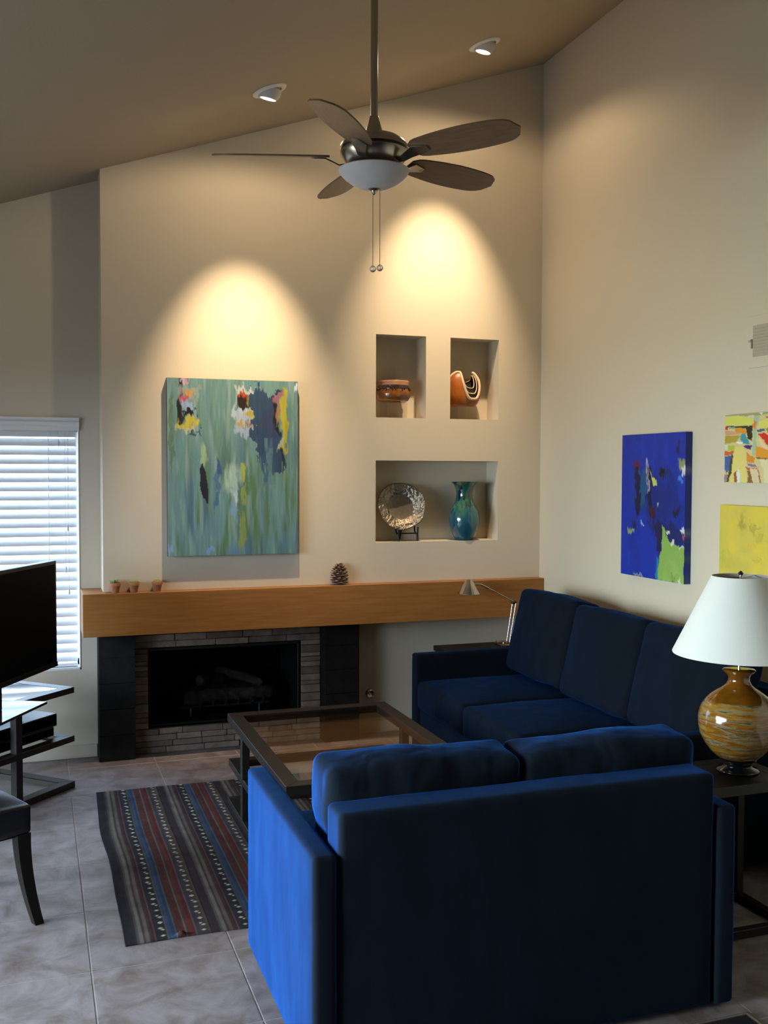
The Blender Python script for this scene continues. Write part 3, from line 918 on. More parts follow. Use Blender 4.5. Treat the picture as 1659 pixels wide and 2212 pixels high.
cv.rect(0.56, 0.215, 0.64, 0.245, (172, 176, 184), rough=0.09, shear=0.2)
cv.light = cv.light / 1.15
cv.poly([(0.63, 0.045), (0.70, 0.05), (0.80, 0.085), (0.84, 0.30), (0.90, 0.50), (0.86, 0.52), (0.76, 0.53), (0.72, 0.45), (0.67, 0.40), (0.655, 0.30)], (48, 66, 82), rough=0.10)
cv.blend(np.clip((st3 - 0.48) * 8, 0, 1) * ((cv.u > 0.67) & (cv.u < 0.88) & (cv.v > 0.33) & (cv.v < 0.60)) * 0.8, (92, 116, 112))
cv.ell(0.78, 0.27, 0.05, 0.13, (56, 56, 84), rough=0.1, op=0.6)
cv.ell(0.745, 0.50, 0.02, 0.10, (52, 80, 96), rough=0.06, op=0.8)
cv.rect(0.805, 0.08, 0.835, 0.31, (34, 26, 30), rough=0.05, shear=0.18)
cv.ell(0.875, 0.45, 0.012, 0.11, (50, 36, 46), rough=0.05)
cv.rect(0.795, 0.075, 0.865, 0.16, (142, 88, 92), rough=0.09)
cv.rect(0.83, 0.15, 0.86, 0.25, (150, 104, 56), rough=0.07)
cv.ell(0.84, 0.068, 0.02, 0.012, (40, 44, 70), rough=0.05)
cv.rect(0.868, 0.045, 0.915, 0.41, (168, 148, 48), rough=0.06)
cv.rect(0.855, 0.32, 0.89, 0.40, (170, 168, 128), rough=0.06, op=0.8)
cv.ell(0.985, 0.03, 0.012, 0.03, (196, 204, 208), rough=0.03)
cv.light = cv.light / 1.17
cv.ell(0.265, 0.43, 0.03, 0.07, (142, 158, 110), rough=0.05, op=0.8)
cv.poly([(0.262, 0.475), (0.285, 0.53), (0.30, 0.62), (0.308, 0.70), (0.27, 0.675), (0.25, 0.62), (0.245, 0.56), (0.24, 0.51)], (34, 30, 34), rough=0.02)
cv.ell(0.37, 0.60, 0.022, 0.15, (56, 84, 110), rough=0.06, op=0.8)
cv.ell(0.38, 0.49, 0.02, 0.05, (48, 70, 104), rough=0.05, op=0.8)
cv.ell(0.485, 0.58, 0.07, 0.13, (150, 162, 136), rough=0.08, soft=0.7)
cv.ell(0.52, 0.67, 0.035, 0.06, (166, 172, 162), rough=0.08, soft=0.6)
cv.ell(0.50, 0.76, 0.03, 0.07, (112, 132, 142), rough=0.06, soft=0.6)
cv.ell(0.56, 0.53, 0.022, 0.06, (146, 144, 56), rough=0.05)
cv.ell(0.575, 0.66, 0.02, 0.07, (128, 132, 66), rough=0.05, op=0.8)
cv.ell(0.605, 0.58, 0.018, 0.09, (74, 102, 60), rough=0.05, op=0.8)
cv.ell(0.555, 0.86, 0.03, 0.12, (122, 126, 58), rough=0.06, op=0.8)
cv.ell(0.32, 0.96, 0.03, 0.03, (120, 140, 166), rough=0.08, op=0.8)
cv.ell(0.03, 0.975, 0.04, 0.03, (128, 150, 160), rough=0.08, op=0.8)
fine = vnoise(h, w_, 110, 9, 15, 2)
cv.img *= (0.80 + 0.40 * fine)[..., None]
PX0, PX1, PZ0, PZ1, PT = 0.680, 1.404, 1.133, 2.100, 0.042
painted_panel('abstract_painting', cv, lambda u, v: (PX0 + u * (PX1 - PX0), BRY - PT, PZ1 - v * (PZ1 - PZ0)),
              lambda u, v: (PX0 + u * (PX1 - PX0), BRY - 0.001, PZ1 - v * (PZ1 - PZ0)), M['paint'], (0.13, 0.07, 0.035),
              'tall grey-green abstract canvas with yellow and black dabs, over the fireplace', 'painting')

# --- blue painting on the right wall
RL = (0.86, 0.92, 0.95)
cv = Canvas(140, 190, RL)
cv.fill((12, 43, 152))
h, w_ = cv.h, cv.w
n1 = vnoise(h, w_, 9, 5, 31, 4); n2 = vnoise(h, w_, 12, 6, 32, 4)
cv.blend(np.clip((n1 - 0.5) * 5, 0, 1) * 0.6, (10, 34, 128))
cv.blend(np.clip((n2 - 0.58) * 6, 0, 1) * 0.5, (20, 58, 172))
cv.ell(0.62, 0.45, 0.42, 0.20, (14, 34, 110), rough=0.25, soft=0.5, op=0.9)
cv.ell(0.32, 0.38, 0.16, 0.18, (14, 62, 112), rough=0.2, soft=0.5, op=0.9)
cv.ell(0.70, 0.66, 0.28, 0.09, (12, 26, 74), rough=0.2, soft=0.5)
cv.rect(0.21, 0.19, 0.32, 0.245, (92, 22, 42), rough=0.06)
cv.rect(0.23, 0.24, 0.31, 0.56, (20, 18, 54), rough=0.08, shear=0.1)
cv.rect(0.31, 0.26, 0.42, 0.48, (16, 76, 120), rough=0.10, op=0.8)
cv.rect(0.45, 0.22, 0.50, 0.58, (18, 16, 50), rough=0.05, shear=0.1)
cv.rect(0.415, 0.17, 0.450, 0.40, (168, 164, 178), rough=0.05, shear=0.12)
cv.rect(0.425, 0.20, 0.440, 0.39, (26, 46, 120), rough=0.04, shear=0.1)
cv.poly([(0.46, 0.23), (0.50, 0.30), (0.58, 0.325), (0.58, 0.355), (0.52, 0.36), (0.50, 0.33)], (176, 186, 92), rough=0.02)
cv.rect(0.62, 0.24, 0.80, 0.285, (14, 40, 92), rough=0.08)
cv.ell(0.66, 0.265, 0.04, 0.03, (10, 14, 40), rough=0.06)
cv.ell(0.89, 0.10, 0.025, 0.05, (12, 30, 84), rough=0.06)
cv.rect(0.90, 0.18, 0.99, 0.25, (124, 138, 96), rough=0.05)
cv.rect(0.94, 0.235, 1.0, 0.285, (200, 200, 208), rough=0.06)
cv.ell(0.93, 0.315, 0.05, 0.02, (60, 110, 200), rough=0.05)
cv.ell(0.60, 0.50, 0.03, 0.018, (150, 160, 180), rough=0.06)
cv.ell(0.60, 0.52, 0.04, 0.025, (24, 30, 70), rough=0.06, op=0.7)
cv.rect(0.48, 0.52, 0.54, 0.60, (54, 14, 44), rough=0.06)
cv.ell(0.88, 0.53, 0.05, 0.05, (12, 20, 54), rough=0.1)
cv.rect(0.18, 0.60, 0.27, 0.66, (14, 30, 74), rough=0.07)
cv.rect(0.12, 0.665, 0.23, 0.69, (118, 142, 108), rough=0.05)
cv.ell(0.35, 0.625, 0.025, 0.012, (120, 150, 200), rough=0.05)
cv.rect(0.585, 0.60, 0.66, 0.82, (20, 22, 62), rough=0.06, shear=-0.1)
cv.poly([(0.665, 0.625), (0.71, 0.64), (0.74, 0.70), (0.80, 0.735), (1.0, 0.755), (1.0, 1.0), (0.60, 1.0), (0.63, 0.83), (0.67, 0.78)], (124, 162, 78), rough=0.03)
gm = vnoise(h, w_, 6, 9, 35, 4)
cv.blend(np.clip((gm - 0.55) * 6, 0, 1) * ((cv.u > 0.67) & (cv.v > 0.78)) * 0.7, (140, 172, 96))
cv.poly([(0.70, 0.66), (0.98, 0.65), (1.0, 0.74), (0.84, 0.735), (0.76, 0.71)], (14, 32, 92), rough=0.05)
cv.ell(0.75, 0.665, 0.03, 0.018, (196, 200, 196), rough=0.06)
cv.ell(0.82, 0.735, 0.035, 0.014, (190, 188, 190), rough=0.05)
cv.ell(0.97, 0.66, 0.04, 0.022, (190, 196, 202), rough=0.06)
cv.ell(0.96, 0.755, 0.03, 0.010, (190, 186, 186), rough=0.05)
cv.ell(0.98, 0.70, 0.015, 0.012, (150, 60, 90), rough=0.04)
cv.rect(0.58, 0.86, 0.615, 1.0, (20, 124, 150), rough=0.04, op=0.8)
cv.rect(0.22, 0.985, 0.36, 1.0, (14, 16, 34), rough=0.02)
cv.ell(0.30, 0.985, 0.09, 0.010, (150, 160, 184), rough=0.05, op=0.6)
cv.ell(0.84, 0.965, 0.05, 0.008, (80, 96, 52), rough=0.07)
cv.ell(0.93, 0.985, 0.035, 0.014, (200, 206, 190), rough=0.06)
BT = 0.038
FXR = RX - BT
def rplace(y0, y1, z0, z1, x): return lambda u, v: (x, y0 + u * (y1 - y0), z1 - v * (z1 - z0))
painted_panel('abstract_painting', cv, rplace(4.605, 4.058, 1.064, 1.790, FXR), rplace(4.605, 4.058, 1.064, 1.790, RX - 0.001), M['paint'], (0.008, 0.025, 0.17),
              'cobalt blue abstract canvas with a lime patch, above the sofa', 'painting')

# --- small many-coloured painting
cv = Canvas(150, 90, RL)
U = lambda x: x * 0.55           # the visible part is the left half of the canvas
cv.fill((196, 186, 132))
def P3(pts, c, rough=0.02): cv.poly([(U((x - 270) / 1115.0), (y - 360) / 1625.0) for x, y in pts], c, rough)
P3([(270, 330), (1000, 330), (1400, 330), (1400, 420), (700, 420), (540, 390), (270, 400)], (150, 150, 96))
P3([(840, 330), (920, 330), (920, 370), (840, 370)], (190, 96, 44))
P3([(270, 430), (560, 400), (740, 470), (850, 500), (830, 620), (270, 610)], (196, 202, 92))
P3([(680, 420), (860, 400), (860, 470), (740, 470)], (204, 186, 160))
P3([(930, 350), (1060, 340), (1000, 400)], (200, 214, 200))
P3([(1080, 340), (1400, 320), (1400, 410), (1260, 380), (1120, 370)], (40, 130, 130))
P3([(960, 560), (1200, 500), (1400, 500), (1400, 690), (960, 710)], (204, 202, 96))
P3([(1060, 460), (1260, 470), (1250, 500), (1080, 495)], (190, 80, 52))
P3([(1000, 400), (1180, 390), (1300, 440), (1060, 450)], (178, 186, 118))
P3([(1260, 420), (1400, 410), (1400, 490), (1290, 480)], (214, 160, 140))
P3([(270, 630), (840, 650), (820, 1020), (740, 960), (700, 700), (440, 690)], (46, 40, 22))
P3([(270, 640), (340, 640), (330, 720), (280, 710)], (176, 50, 60))
P3([(350, 650), (470, 660), (460, 710), (370, 700)], (120, 166, 140))
P3([(470, 680), (690, 700), (720, 860), (620, 820), (490, 760)], (200, 140, 34))
P3([(270, 730), (560, 780), (590, 840), (280, 860)], (190, 150, 112))
P3([(280, 870), (580, 870), (540, 1010), (270, 1060)], (160, 146, 52))
P3([(600, 830), (690, 840), (780, 1080), (650, 1060), (590, 960)], (52, 140, 150))
P3([(510, 1010), (640, 1020), (640, 1060), (560, 1080)], (224, 220, 230))
P3([(270, 1080), (350, 1080), (330, 1190), (270, 1180)], (178, 206, 190))
P3([(340, 1090), (480, 1100), (460, 1240), (350, 1220)], (168, 178, 60))
P3([(270, 1230), (460, 1240), (440, 1340), (270, 1330)], (190, 92, 48))
P3([(270, 1340), (430, 1340), (400, 1640), (290, 1780)], (62, 92, 150))
P3([(400, 1400), (450, 1240), (420, 1700), (370, 1980), (330, 1980)], (60, 66, 32))
P3([(270, 1780), (350, 1800), (330, 1985), (270, 1985)], (150, 120, 116))
P3([(480, 1130), (660, 1140), (720, 1400), (700, 1700), (740, 1985), (620, 1985), (590, 1680), (540, 1680), (500, 1985), (390, 1985), (450, 1500)], (208, 196, 110))
P3([(540, 1680), (590, 1680), (612, 1985), (540, 1985)], (206, 216, 206))
P3([(480, 1760), (530, 1700), (540, 1985), (480, 1985)], (150, 82, 50))
P3([(660, 1100), (830, 1110), (800, 1210), (700, 1180)], (70, 34, 104))
P3([(720, 1260), (890, 1400), (880, 1520), (740, 1510)], (200, 132, 36))
P3([(750, 1540), (900, 1560), (960, 1620), (760, 1600)], (128, 110, 140))
P3([(700, 1620), (960, 1640), (1020, 1985), (960, 1985), (780, 1700)], (170, 92, 60))
P3([(790, 1640), (950, 1660), (990, 1985), (860, 1985)], (200, 190, 150))
P3([(750, 1700), (800, 1700), (860, 1985), (750, 1985)], (124, 90, 44))
P3([(860, 420), (960, 430), (910, 800), (900, 1380), (830, 1340)], (150, 180, 150))
P3([(850, 540), (900, 540), (910, 760), (840, 660)], (206, 120, 34))
P3([(920, 740), (1060, 740), (1080, 800), (930, 800)], (66, 90, 118))
P3([(1080, 730), (1280, 720), (1330, 900), (1200, 940)], (142, 128, 40))
P3([(1280, 700), (1400, 680), (1400, 920), (1320, 860)], (96, 168, 156))
P3([(930, 830), (1090, 840), (1340, 1060), (1270, 1210), (1160, 1170), (1030, 960)], (192, 46, 30))
P3([(930, 960), (990, 970), (1140, 1180), (1060, 1230)], (220, 188, 150))
P3([(900, 1120), (1060, 1200), (1180, 1240), (1330, 1310), (1300, 1420), (910, 1390)], (206, 142, 36))
P3([(1160, 1210), (1280, 1240), (1230, 1290), (1180, 1260)], (50, 70, 130))
P3([(1280, 1200), (1400, 1130), (1400, 1320), (1330, 1290)], (96, 110, 84))
P3([(900, 1390), (1290, 1440), (1290, 1460), (900, 1410)], (110, 72, 30))
P3([(980, 1440), (1130, 1460), (1240, 1985), (1080, 1985), (1060, 1700)], (206, 200, 160))
P3([(1140, 1480), (1180, 1490), (1300, 1960), (1260, 1985)], (130, 136, 120))
P3([(1190, 1480), (1400, 1490), (1400, 1960), (1300, 1970)], (212, 200, 122))
P3([(1290, 1400), (1400, 1400), (1400, 1460), (1300, 1450)], (100, 96, 120))
rs = np.random.RandomState(5)
pal = [(204, 196, 110), (190, 84, 44), (70, 130, 140), (206, 150, 40), (60, 84, 140), (214, 206, 170), (110, 130, 60), (60, 46, 30)]
for k in range(26):
    u0 = rs.uniform(0.56, 0.98); v0 = rs.uniform(0.02, 0.95)
    cv.poly([(u0 - rs.uniform(.02, .07), v0 - rs.uniform(.02, .1)), (u0 + rs.uniform(.02, .07), v0 - rs.uniform(.02, .1)),
             (u0 + rs.uniform(.02, .07), v0 + rs.uniform(.02, .12)), (u0 - rs.uniform(.02, .07), v0 + rs.uniform(.02, .12))], pal[k % 8], 0.04)
ST = 0.03
painted_panel('abstract_painting', cv, rplace(3.783, 3.12, 1.553, 1.853, RX - ST), rplace(3.783, 3.12, 1.553, 1.853, RX - 0.001), M['paint'], (0.4, 0.35, 0.2),
              'wide patchwork abstract canvas of many colours, upper of two at the right edge', 'painting')

# --- yellow painting
cv = Canvas(110, 90, RL)
cv.fill((192, 178, 74))
h, w_ = cv.h, cv.w
n1 = vnoise(h, w_, 6, 5, 41, 5)
cv.blend(np.clip((n1 - 0.5) * 5, 0, 1) * 0.6, (178, 168, 66))
cv.blend(np.clip((0.45 - n1) * 6, 0, 1) * 0.6, (204, 186, 54))
cv.ell(0.22, 0.17, 0.05, 0.13, (140, 128, 44), ang=-14, rough=0.12, soft=0.9, op=0.9)
cv.ell(0.36, 0.20, 0.06, 0.03, (146, 136, 44), rough=0.15, soft=0.9, op=0.8)
cv.ell(0.42, 0.30, 0.06, 0.04, (150, 142, 44), rough=0.15, soft=0.9, op=0.6)
cv.ell(0.30, 0.38, 0.07, 0.03, (196, 160, 30), rough=0.15, soft=0.9, op=0.7)
cv.ell(0.36, 0.50, 0.05, 0.02, (164, 150, 40), rough=0.15, soft=0.9, op=0.8)
cv.ell(0.05, 0.52, 0.06, 0.12, (150, 160, 60), rough=0.1, soft=0.9, op=0.6)
cv.ell(0.66, 0.35, 0.05, 0.2, (150, 138, 44), ang=10, rough=0.15, soft=0.9, op=0.7)
painted_panel('abstract_painting', cv, rplace(3.808, 3.12, 1.00, 1.452, RX - ST), rplace(3.808, 3.12, 1.00, 1.452, RX - 0.001), M['paint'], (0.35, 0.32, 0.06),
              'yellow abstract canvas with olive smudges, behind the white lampshade', 'painting')

# air register high on the right wall
vt = thing('air_register', 'flat taupe air register high on the right wall, cut by the photo edge', 'vent', (RX, 3.50, 2.06))
build('vent_frame', MB().box(RX - 0.006, RX - 0.0005, 3.22, 3.665, 2.05, 2.275), M['wall'], vt, bevel=0.002, segs=1)
vfp = build('damper_plate', MB().box(RX - 0.010, RX - 0.006, 3.26, 3.632, 2.098, 2.232), M['vent'], vt)
for k in range(9):
    z = 2.108 + k * 0.0135
    build('louver', MB().box(RX - 0.0125, RX - 0.0098, 3.265, 3.627, z, z + 0.0095), M['vent'], vfp)
build('damper_lever', MB().box(RX - 0.014, RX - 0.006, 3.636, 3.642, 2.135, 2.175).box(RX - 0.018, RX - 0.014, 3.638, 3.654, 2.162, 2.172), M['vent'], vt, bevel=0.001, segs=1)

# ================================================================== NICHE OBJECTS
# clear stands
def riser(name, cx, wx, dz, label):
    t = thing(name, label, 'display stand', (cx, 5.665, NZ2))
    mb = MB()
    y0, y1 = 5.605, 5.735
    mb.box(cx - wx / 2, cx + wx / 2, y0, y1, NZ2 + dz - 0.004, NZ2 + dz)
    mb.box(cx - wx / 2, cx - wx / 2 + 0.004, y0, y1, NZ2 + 0.0005, NZ2 + dz - 0.004)
    mb.box(cx + wx / 2 - 0.004, cx + wx / 2, y0, y1, NZ2 + 0.0005, NZ2 + dz - 0.004)
    build('riser', mb, M['acrylic'], t)
    return t
riser('acrylic_riser', 2.020, 0.13, 0.094, 'clear acrylic riser under the brown bowl')
riser('acrylic_riser', 2.470, 0.13, 0.082, 'clear acrylic riser under the orange sculptural vessel')
# brown bowl
bz = NZ2 + 0.0945
bc = (2.020, 5.668, bz)
bowl = thing('glazed_bowl', 'squat amber-brown glazed bowl with dark drips, in the upper left niche', 'bowl', bc)
build('body', MB().lathe([(0.001, 0.0), (0.070, 0.0), (0.088, 0.008), (0.098, 0.028), (0.1005, 0.048), (0.099, 0.066), (0.097, 0.0745)], bc, 48), M['bronze_glaze'], bowl, smooth=60)
build('drip_band', MB().lathe([(0.0972, 0.0745), (0.0985, 0.082), (0.0955, 0.094), (0.0925, 0.0995)], bc, 48), M['dark_glaze'], bowl, smooth=60)
build('rim', MB().lathe([(0.0925, 0.0995), (0.0905, 0.113), (0.092, 0.124), (0.0895, 0.126), (0.086, 0.122), (0.086, 0.10), (0.084, 0.03), (0.001, 0.018)], bc, 48), M['rim_glaze'], bowl, smooth=60)
dr = MB()
for k in range(22):
    a = 2 * PI * k / 22 + 0.1 * math.sin(k * 3.1)
    l = 0.012 + 0.010 * (0.5 + 0.5 * math.sin(k * 2.3))
    ring = [(0.0992, 0.086), (0.1003, 0.076), (0.1015, 0.086 - l)]
    dr.tube([(bc[0] + r_ * math.cos(a), bc[1] + r_ * math.sin(a), bz + z_ - 0.002) for r_, z_ in ring], [0.0028, 0.0034, 0.0022], 6)
build('drips', dr, M['dark_glaze'], bowl, smooth=True)

# orange vessel with swooping rim: x is local, y depth
vz0 = NZ2 + 0.0825
vc = (2.470, 5.668, vz0)
ves = thing('sculptural_vessel', 'burnt-orange gourd vessel with swooping cream coiled rim, in the upper right niche', 'vessel', vc)
def rim_h(phi, dip, hi):
    """height of the cut edge round the vessel; phi = -90 deg is the front"""
    d = (math.degrees(phi) + 90 + 180) % 360 - 180          # angle from the front, right positive
    lobe = hi * (0.50 + 0.50 * math.exp(-(abs(d + 42.0) / 50.0) ** 4)) if d < -20 else hi
    if d > 95: lobe = hi * (0.80 + 0.20 * math.exp(-((d - 95.0) / 30.0) ** 2))
    if d < -130: lobe = hi * (0.50 + 0.30 * min(1.0, (-130 - d) / 50.0))
    front = math.exp(-(abs(d - 24.0) / 39.0) ** 4)
    return lobe * (1 - front) + dip * front
def body_r(t, R0):
    """radius at relative height t"""
    return R0 * (max(0.0, 1 - abs((t - 0.46) / 0.62) ** 2.3)) ** 0.5
H_ = 0.205
def shell(R0, dip, hi, n=72, m=22, z_base=0.0):
    rows = []
    for i in range(m + 1):
        row = []
        for k in range(n):
            a = 2 * PI * k / n
            hr = rim_h(a, dip, hi)
            t = (i / m) * hr
            rr = body_r(t, R0)
            lean = 0.010 * math.cos(a) * 0
            row.append((vc[0] + rr * math.cos(a) * 1.03, vc[1] + rr * math.sin(a) * 0.60, vz0 + z_base + 0.001 + t * H_))
        rows.append(row)
    return rows
rows = shell(0.108, 0.20, 0.985)
mb = MB().grid(rows, close_u=True)
mb.f.append(tuple(reversed(range(72))))
build('body', mb, M['gourd'], ves, smooth=70)
inner = shell(0.102, 0.22, 0.975)
build('inside', MB().grid(inner, close_u=True), M['gourd_in'], ves, smooth=True)
build('coiled_rim', MB().tube(rows[-1], 0.0082, 8, closed=True), M['coil'], ves, smooth=True)
for (R0, dip, hi, rr) in ((0.090, 0.36, 0.93, 0.0036), (0.074, 0.52, 0.90, 0.0030)):
    rows = shell(R0, dip, hi)
    fold = build('inner_fold', MB().grid(rows, close_u=True), M['gourd_in'], ves, smooth=True)
    build('coiled_rim', MB().tube(rows[-1], rr, 6, closed=True), M['coil'], fold, smooth=True)
# silver platter on its easel
pc = Vector((2.068, 5.670, NZ0 + 0.205))
plat = thing('silver_platter', 'round hammered silver platter leaning on a black easel in the lower niche', 'platter', (2.083, 5.69, NZ0 + 0.05))
Mp = Matrix.Translation(pc) @ Matrix.Rotation(rad(-16), 4, 'X') @ Matrix.Rotation(rad(-8), 4, 'Z') @ Matrix.Rotation(rad(90), 4, 'X')
def plat_rows(prof, n=72):
    rows = []
    for r_, z_ in prof:
        row = []
        for k in range(n):
            a = 2 * PI * k / n
            wob = 1 + (0.018 * math.sin(3 * a + 0.6) + 0.010 * math.sin(7 * a) + 0.05 * math.exp(-((a - 5.55) / 0.35) ** 2)) * (r_ / 0.145) ** 2
            zz = z_ + 0.006 * math.sin(2 * a + 1.2) * (r_ / 0.145) ** 2
            row.append(tuple(Mp @ Vector((r_ * wob * math.cos(a), r_ * wob * math.sin(a), zz))))
        rows.append(row)
    return rows
rimp = [(0.076, 0.002), (0.084, 0.008), (0.092, 0.013), (0.115, 0.019), (0.138, 0.026), (0.144, 0.028), (0.144, 0.025), (0.138, 0.022), (0.10, 0.012), (0.08, 0.0), (0.07, -0.004)]
build('rim', MB().grid(plat_rows(rimp), close_u=True), M['silver'], plat, smooth=True)
build('well', MB().grid(plat_rows([(0.0005, 0.0), (0.03, 0.0), (0.06, 0.0005), (0.078, 0.003)]), close_u=True), M['silver_flat'], plat, smooth=True)
ea = thing('plate_easel', 'small black wire easel holding the silver platter', 'easel', (2.10, 5.68, NZ0))
em = MB()
for xx in (2.040, 2.160):
    em.tube([(xx, 5.700, NZ0 + 0.19), (xx, 5.672, NZ0 + 0.058), (xx, 5.655, NZ0 + 0.046), (xx, 5.622, NZ0 + 0.046), (xx, 5.618, NZ0 + 0.085)], 0.0050, 8)
    em.tube([(xx, 5.632, NZ0 + 0.046), (xx, 5.626, NZ0 + 0.003)], 0.0078, 8)
em.tube([(2.040, 5.655, NZ0 + 0.046), (2.160, 5.655, NZ0 + 0.046)], 0.004, 8)
em.tube([(2.040, 5.690, NZ0 + 0.15), (2.160, 5.690, NZ0 + 0.15)], 0.004, 8)
build('frame', em, M['blackmetal'], ea, smooth=50)
build('rear_leg', MB().tube([(2.10, 5.700, NZ0 + 0.15), (2.085, 5.738, NZ0 + 0.004)], 0.007, 8), M['blackmetal'], ea, smooth=50)

# blue-green vase
vs = (2.473, 5.648, NZ0 + 0.0006)
def vase_mat():
    m = pmat('teal_glass_glaze', (0.02, 0.14, 0.20), 0.12, spec=0.6, coat=0.6)
    nt = m.node_tree; b = nt.nodes['Principled BSDF']
    tc = nt.nodes.new('ShaderNodeTexCoord'); sx = nt.nodes.new('ShaderNodeSeparateXYZ')
    nt.links.new(tc.outputs['Object'], sx.inputs[0])
    mp = nt.nodes.new('ShaderNodeMapping'); mp.inputs['Scale'].default_value = (1, 1, 0.30)
    nt.links.new(tc.outputs['Object'], mp.inputs['Vector'])
    vo = nt.nodes.new('ShaderNodeTexVoronoi'); vo.inputs['Scale'].default_value = 62
    nt.links.new(mp.outputs[0], vo.inputs['Vector'])
    cr = nt.nodes.new('ShaderNodeValToRGB')
    e = cr.color_ramp.elements
    e[0].position = 0.0; e[0].color = (0.02, 0.085, 0.045, 1)
    e[1].position = 1.0; e[1].color = (0.24, 0.25, 0.21, 1)
    for p_, c_ in ((0.25, (0.02, 0.11, 0.10, 1)), (0.42, (0.006, 0.014, 0.07, 1)), (0.55, (0.05, 0.15, 0.075, 1)), (0.8, (0.14, 0.12, 0.14, 1))):
        x = cr.color_ramp.elements.new(p_); x.color = c_
    cr.color_ramp.interpolation = 'CONSTANT'
    nt.links.new(vo.outputs['Color'], cr.inputs['Fac'])
    nz = nt.nodes.new('ShaderNodeTexNoise'); nz.inputs['Scale'].default_value = 30
    nt.links.new(mp.outputs[0], nz.inputs['Vector'])
    mr = nt.nodes.new('ShaderNodeMapRange')
    mr.inputs['From Min'].default_value = 0.115; mr.inputs['From Max'].default_value = 0.215
    nt.links.new(sx.outputs['Z'], mr.inputs['Value'])
    ad = nt.nodes.new('ShaderNodeMath'); ad.operation = 'ADD'
    sb_ = nt.nodes.new('ShaderNodeMath'); sb_.operation = 'SUBTRACT'; sb_.inputs[1].default_value = 0.5
    nt.links.new(nz.outputs['Fac'], sb_.inputs[0])
    nt.links.new(mr.outputs[0], ad.inputs[0]); nt.links.new(sb_.outputs[0], ad.inputs[1])
    cl = nt.nodes.new('ShaderNodeClamp'); nt.links.new(ad.outputs[0], cl.inputs['Value'])
    n2 = nt.nodes.new('ShaderNodeTexNoise'); n2.inputs['Scale'].default_value = 16; n2.inputs['Detail'].default_value = 5
    nt.links.new(mp.outputs[0], n2.inputs['Vector'])
    c2 = nt.nodes.new('ShaderNodeValToRGB')
    c2.color_ramp.elements[0].position = 0.35; c2.color_ramp.elements[0].color = (0.008, 0.065, 0.12, 1)
    c2.color_ramp.elements[1].position = 0.70; c2.color_ramp.elements[1].color = (0.04, 0.17, 0.18, 1)
    nt.links.new(n2.outputs['Fac'], c2.inputs['Fac'])
    mx = nt.nodes.new('ShaderNodeMix'); mx.data_type = 'RGBA'
    nt.links.new(cl.outputs[0], mx.inputs['Factor'])
    nt.links.new(c2.outputs['Color'], mx.inputs['A']); nt.links.new(cr.outputs['Color'], mx.inputs['B'])
    nt.links.new(mx.outputs['Result'], b.inputs['Base Color'])
    return m
vase_prof = [(0.001, 0.0), (0.050, 0.0), (0.058, 0.006), (0.066, 0.022), (0.082, 0.055), (0.0925, 0.095), (0.095, 0.130), (0.089, 0.165), (0.074, 0.200), (0.058, 0.228),
             (0.050, 0.256), (0.049, 0.284), (0.053, 0.310), (0.064, 0.336), (0.080, 0.351), (0.0815, 0.354), (0.078, 0.354), (0.060, 0.335), (0.046, 0.30), (0.045, 0.25), (0.06, 0.20), (0.08, 0.12), (0.001, 0.02)]
VC = vs
vase = build('glazed_vase', MB().lathe(vase_prof, VC, 48), vase_mat(), None, smooth=60, loc=VC)
tag(vase, 'teal blue-green mottled vase with flared mouth, right in the lower niche', 'vase')

# ================================================================== ON THE MANTEL
def pot(x, label, kind):
    c = (x, 5.553, MZ1)
    t = thing('potted_plant', label, 'potted plant', c, group='tiny pots on the mantel')
    build('pot', MB().lathe([(0.001, 0.0), (0.018, 0.0), (0.0195, 0.002), (0.0255, 0.036), (0.0285, 0.037), (0.029, 0.051), (0.0285, 0.053), (0.0255, 0.053), (0.024, 0.045), (0.001, 0.045)], c, 28), M['terracotta'], t, smooth=35)
    build('soil', MB().lathe([(0.001, 0.0475), (0.0235, 0.0465), (0.0245, 0.044)], c, 20), M['soil'], t, smooth=True)
    z = MZ1 + 0.047
    mb = MB(); rg = random.Random(int(x * 100))
    if kind == 0:
        for k in range(16):
            a = k * 2.4; l = 0.016 + 0.016 * rg.random(); o_ = 0.006 + 0.008 * rg.random()
            p0 = Vector((x + o_ * math.cos(a) * 0.4 - 0.004, c[1] + o_ * math.sin(a) * 0.4, z - 0.002))
            p2 = p0 + Vector((math.cos(a) * l * 0.7 - 0.006, math.sin(a) * l * 0.6, l * 0.85))
            mb.tube([p0, p0.lerp(p2, 0.5) + Vector((0, 0, 0.004)), p2], [0.003, 0.005, 0.001], 6)
        build('succulent_leaves', mb, M['succulent'], t, smooth=True)
    elif kind == 1:
        for k in range(46):
            a = k * 2.4; r_ = 0.024 * math.sqrt((k + 0.5) / 46)
            p0 = Vector((x + r_ * math.cos(a), c[1] + r_ * math.sin(a), z - 0.003))
            mb.tube([p0, p0 + Vector((math.cos(a) * 0.003, math.sin(a) * 0.003, 0.008 + 0.006 * rg.random()))], [0.0028, 0.0016], 5)
        build('sprouts', mb, M['moss'], t, smooth=True)
    else:
        n = 40; rows = []
        for i in range(9):
            th = PI / 2 * i / 8
            row = []
            for k in range(n):
                a = 2 * PI * k / n
                rr = 0.0215 * math.cos(th) * (1 + 0.10 * math.cos(10 * a)) + 1e-5
                row.append((x + rr * math.cos(a), c[1] + rr * math.sin(a), z - 0.002 + 0.020 * math.sin(th)))
            rows.append(row)
        build('cactus_dome', MB().grid(rows, close_u=True), M['cactus'], t, smooth=True)
pot(0.402, 'tiny terracotta pot with pale green succulent, leftmost on the mantel', 0)
pot(0.500, 'tiny terracotta pot with flat bright green sprouts, middle pot on the mantel', 1)
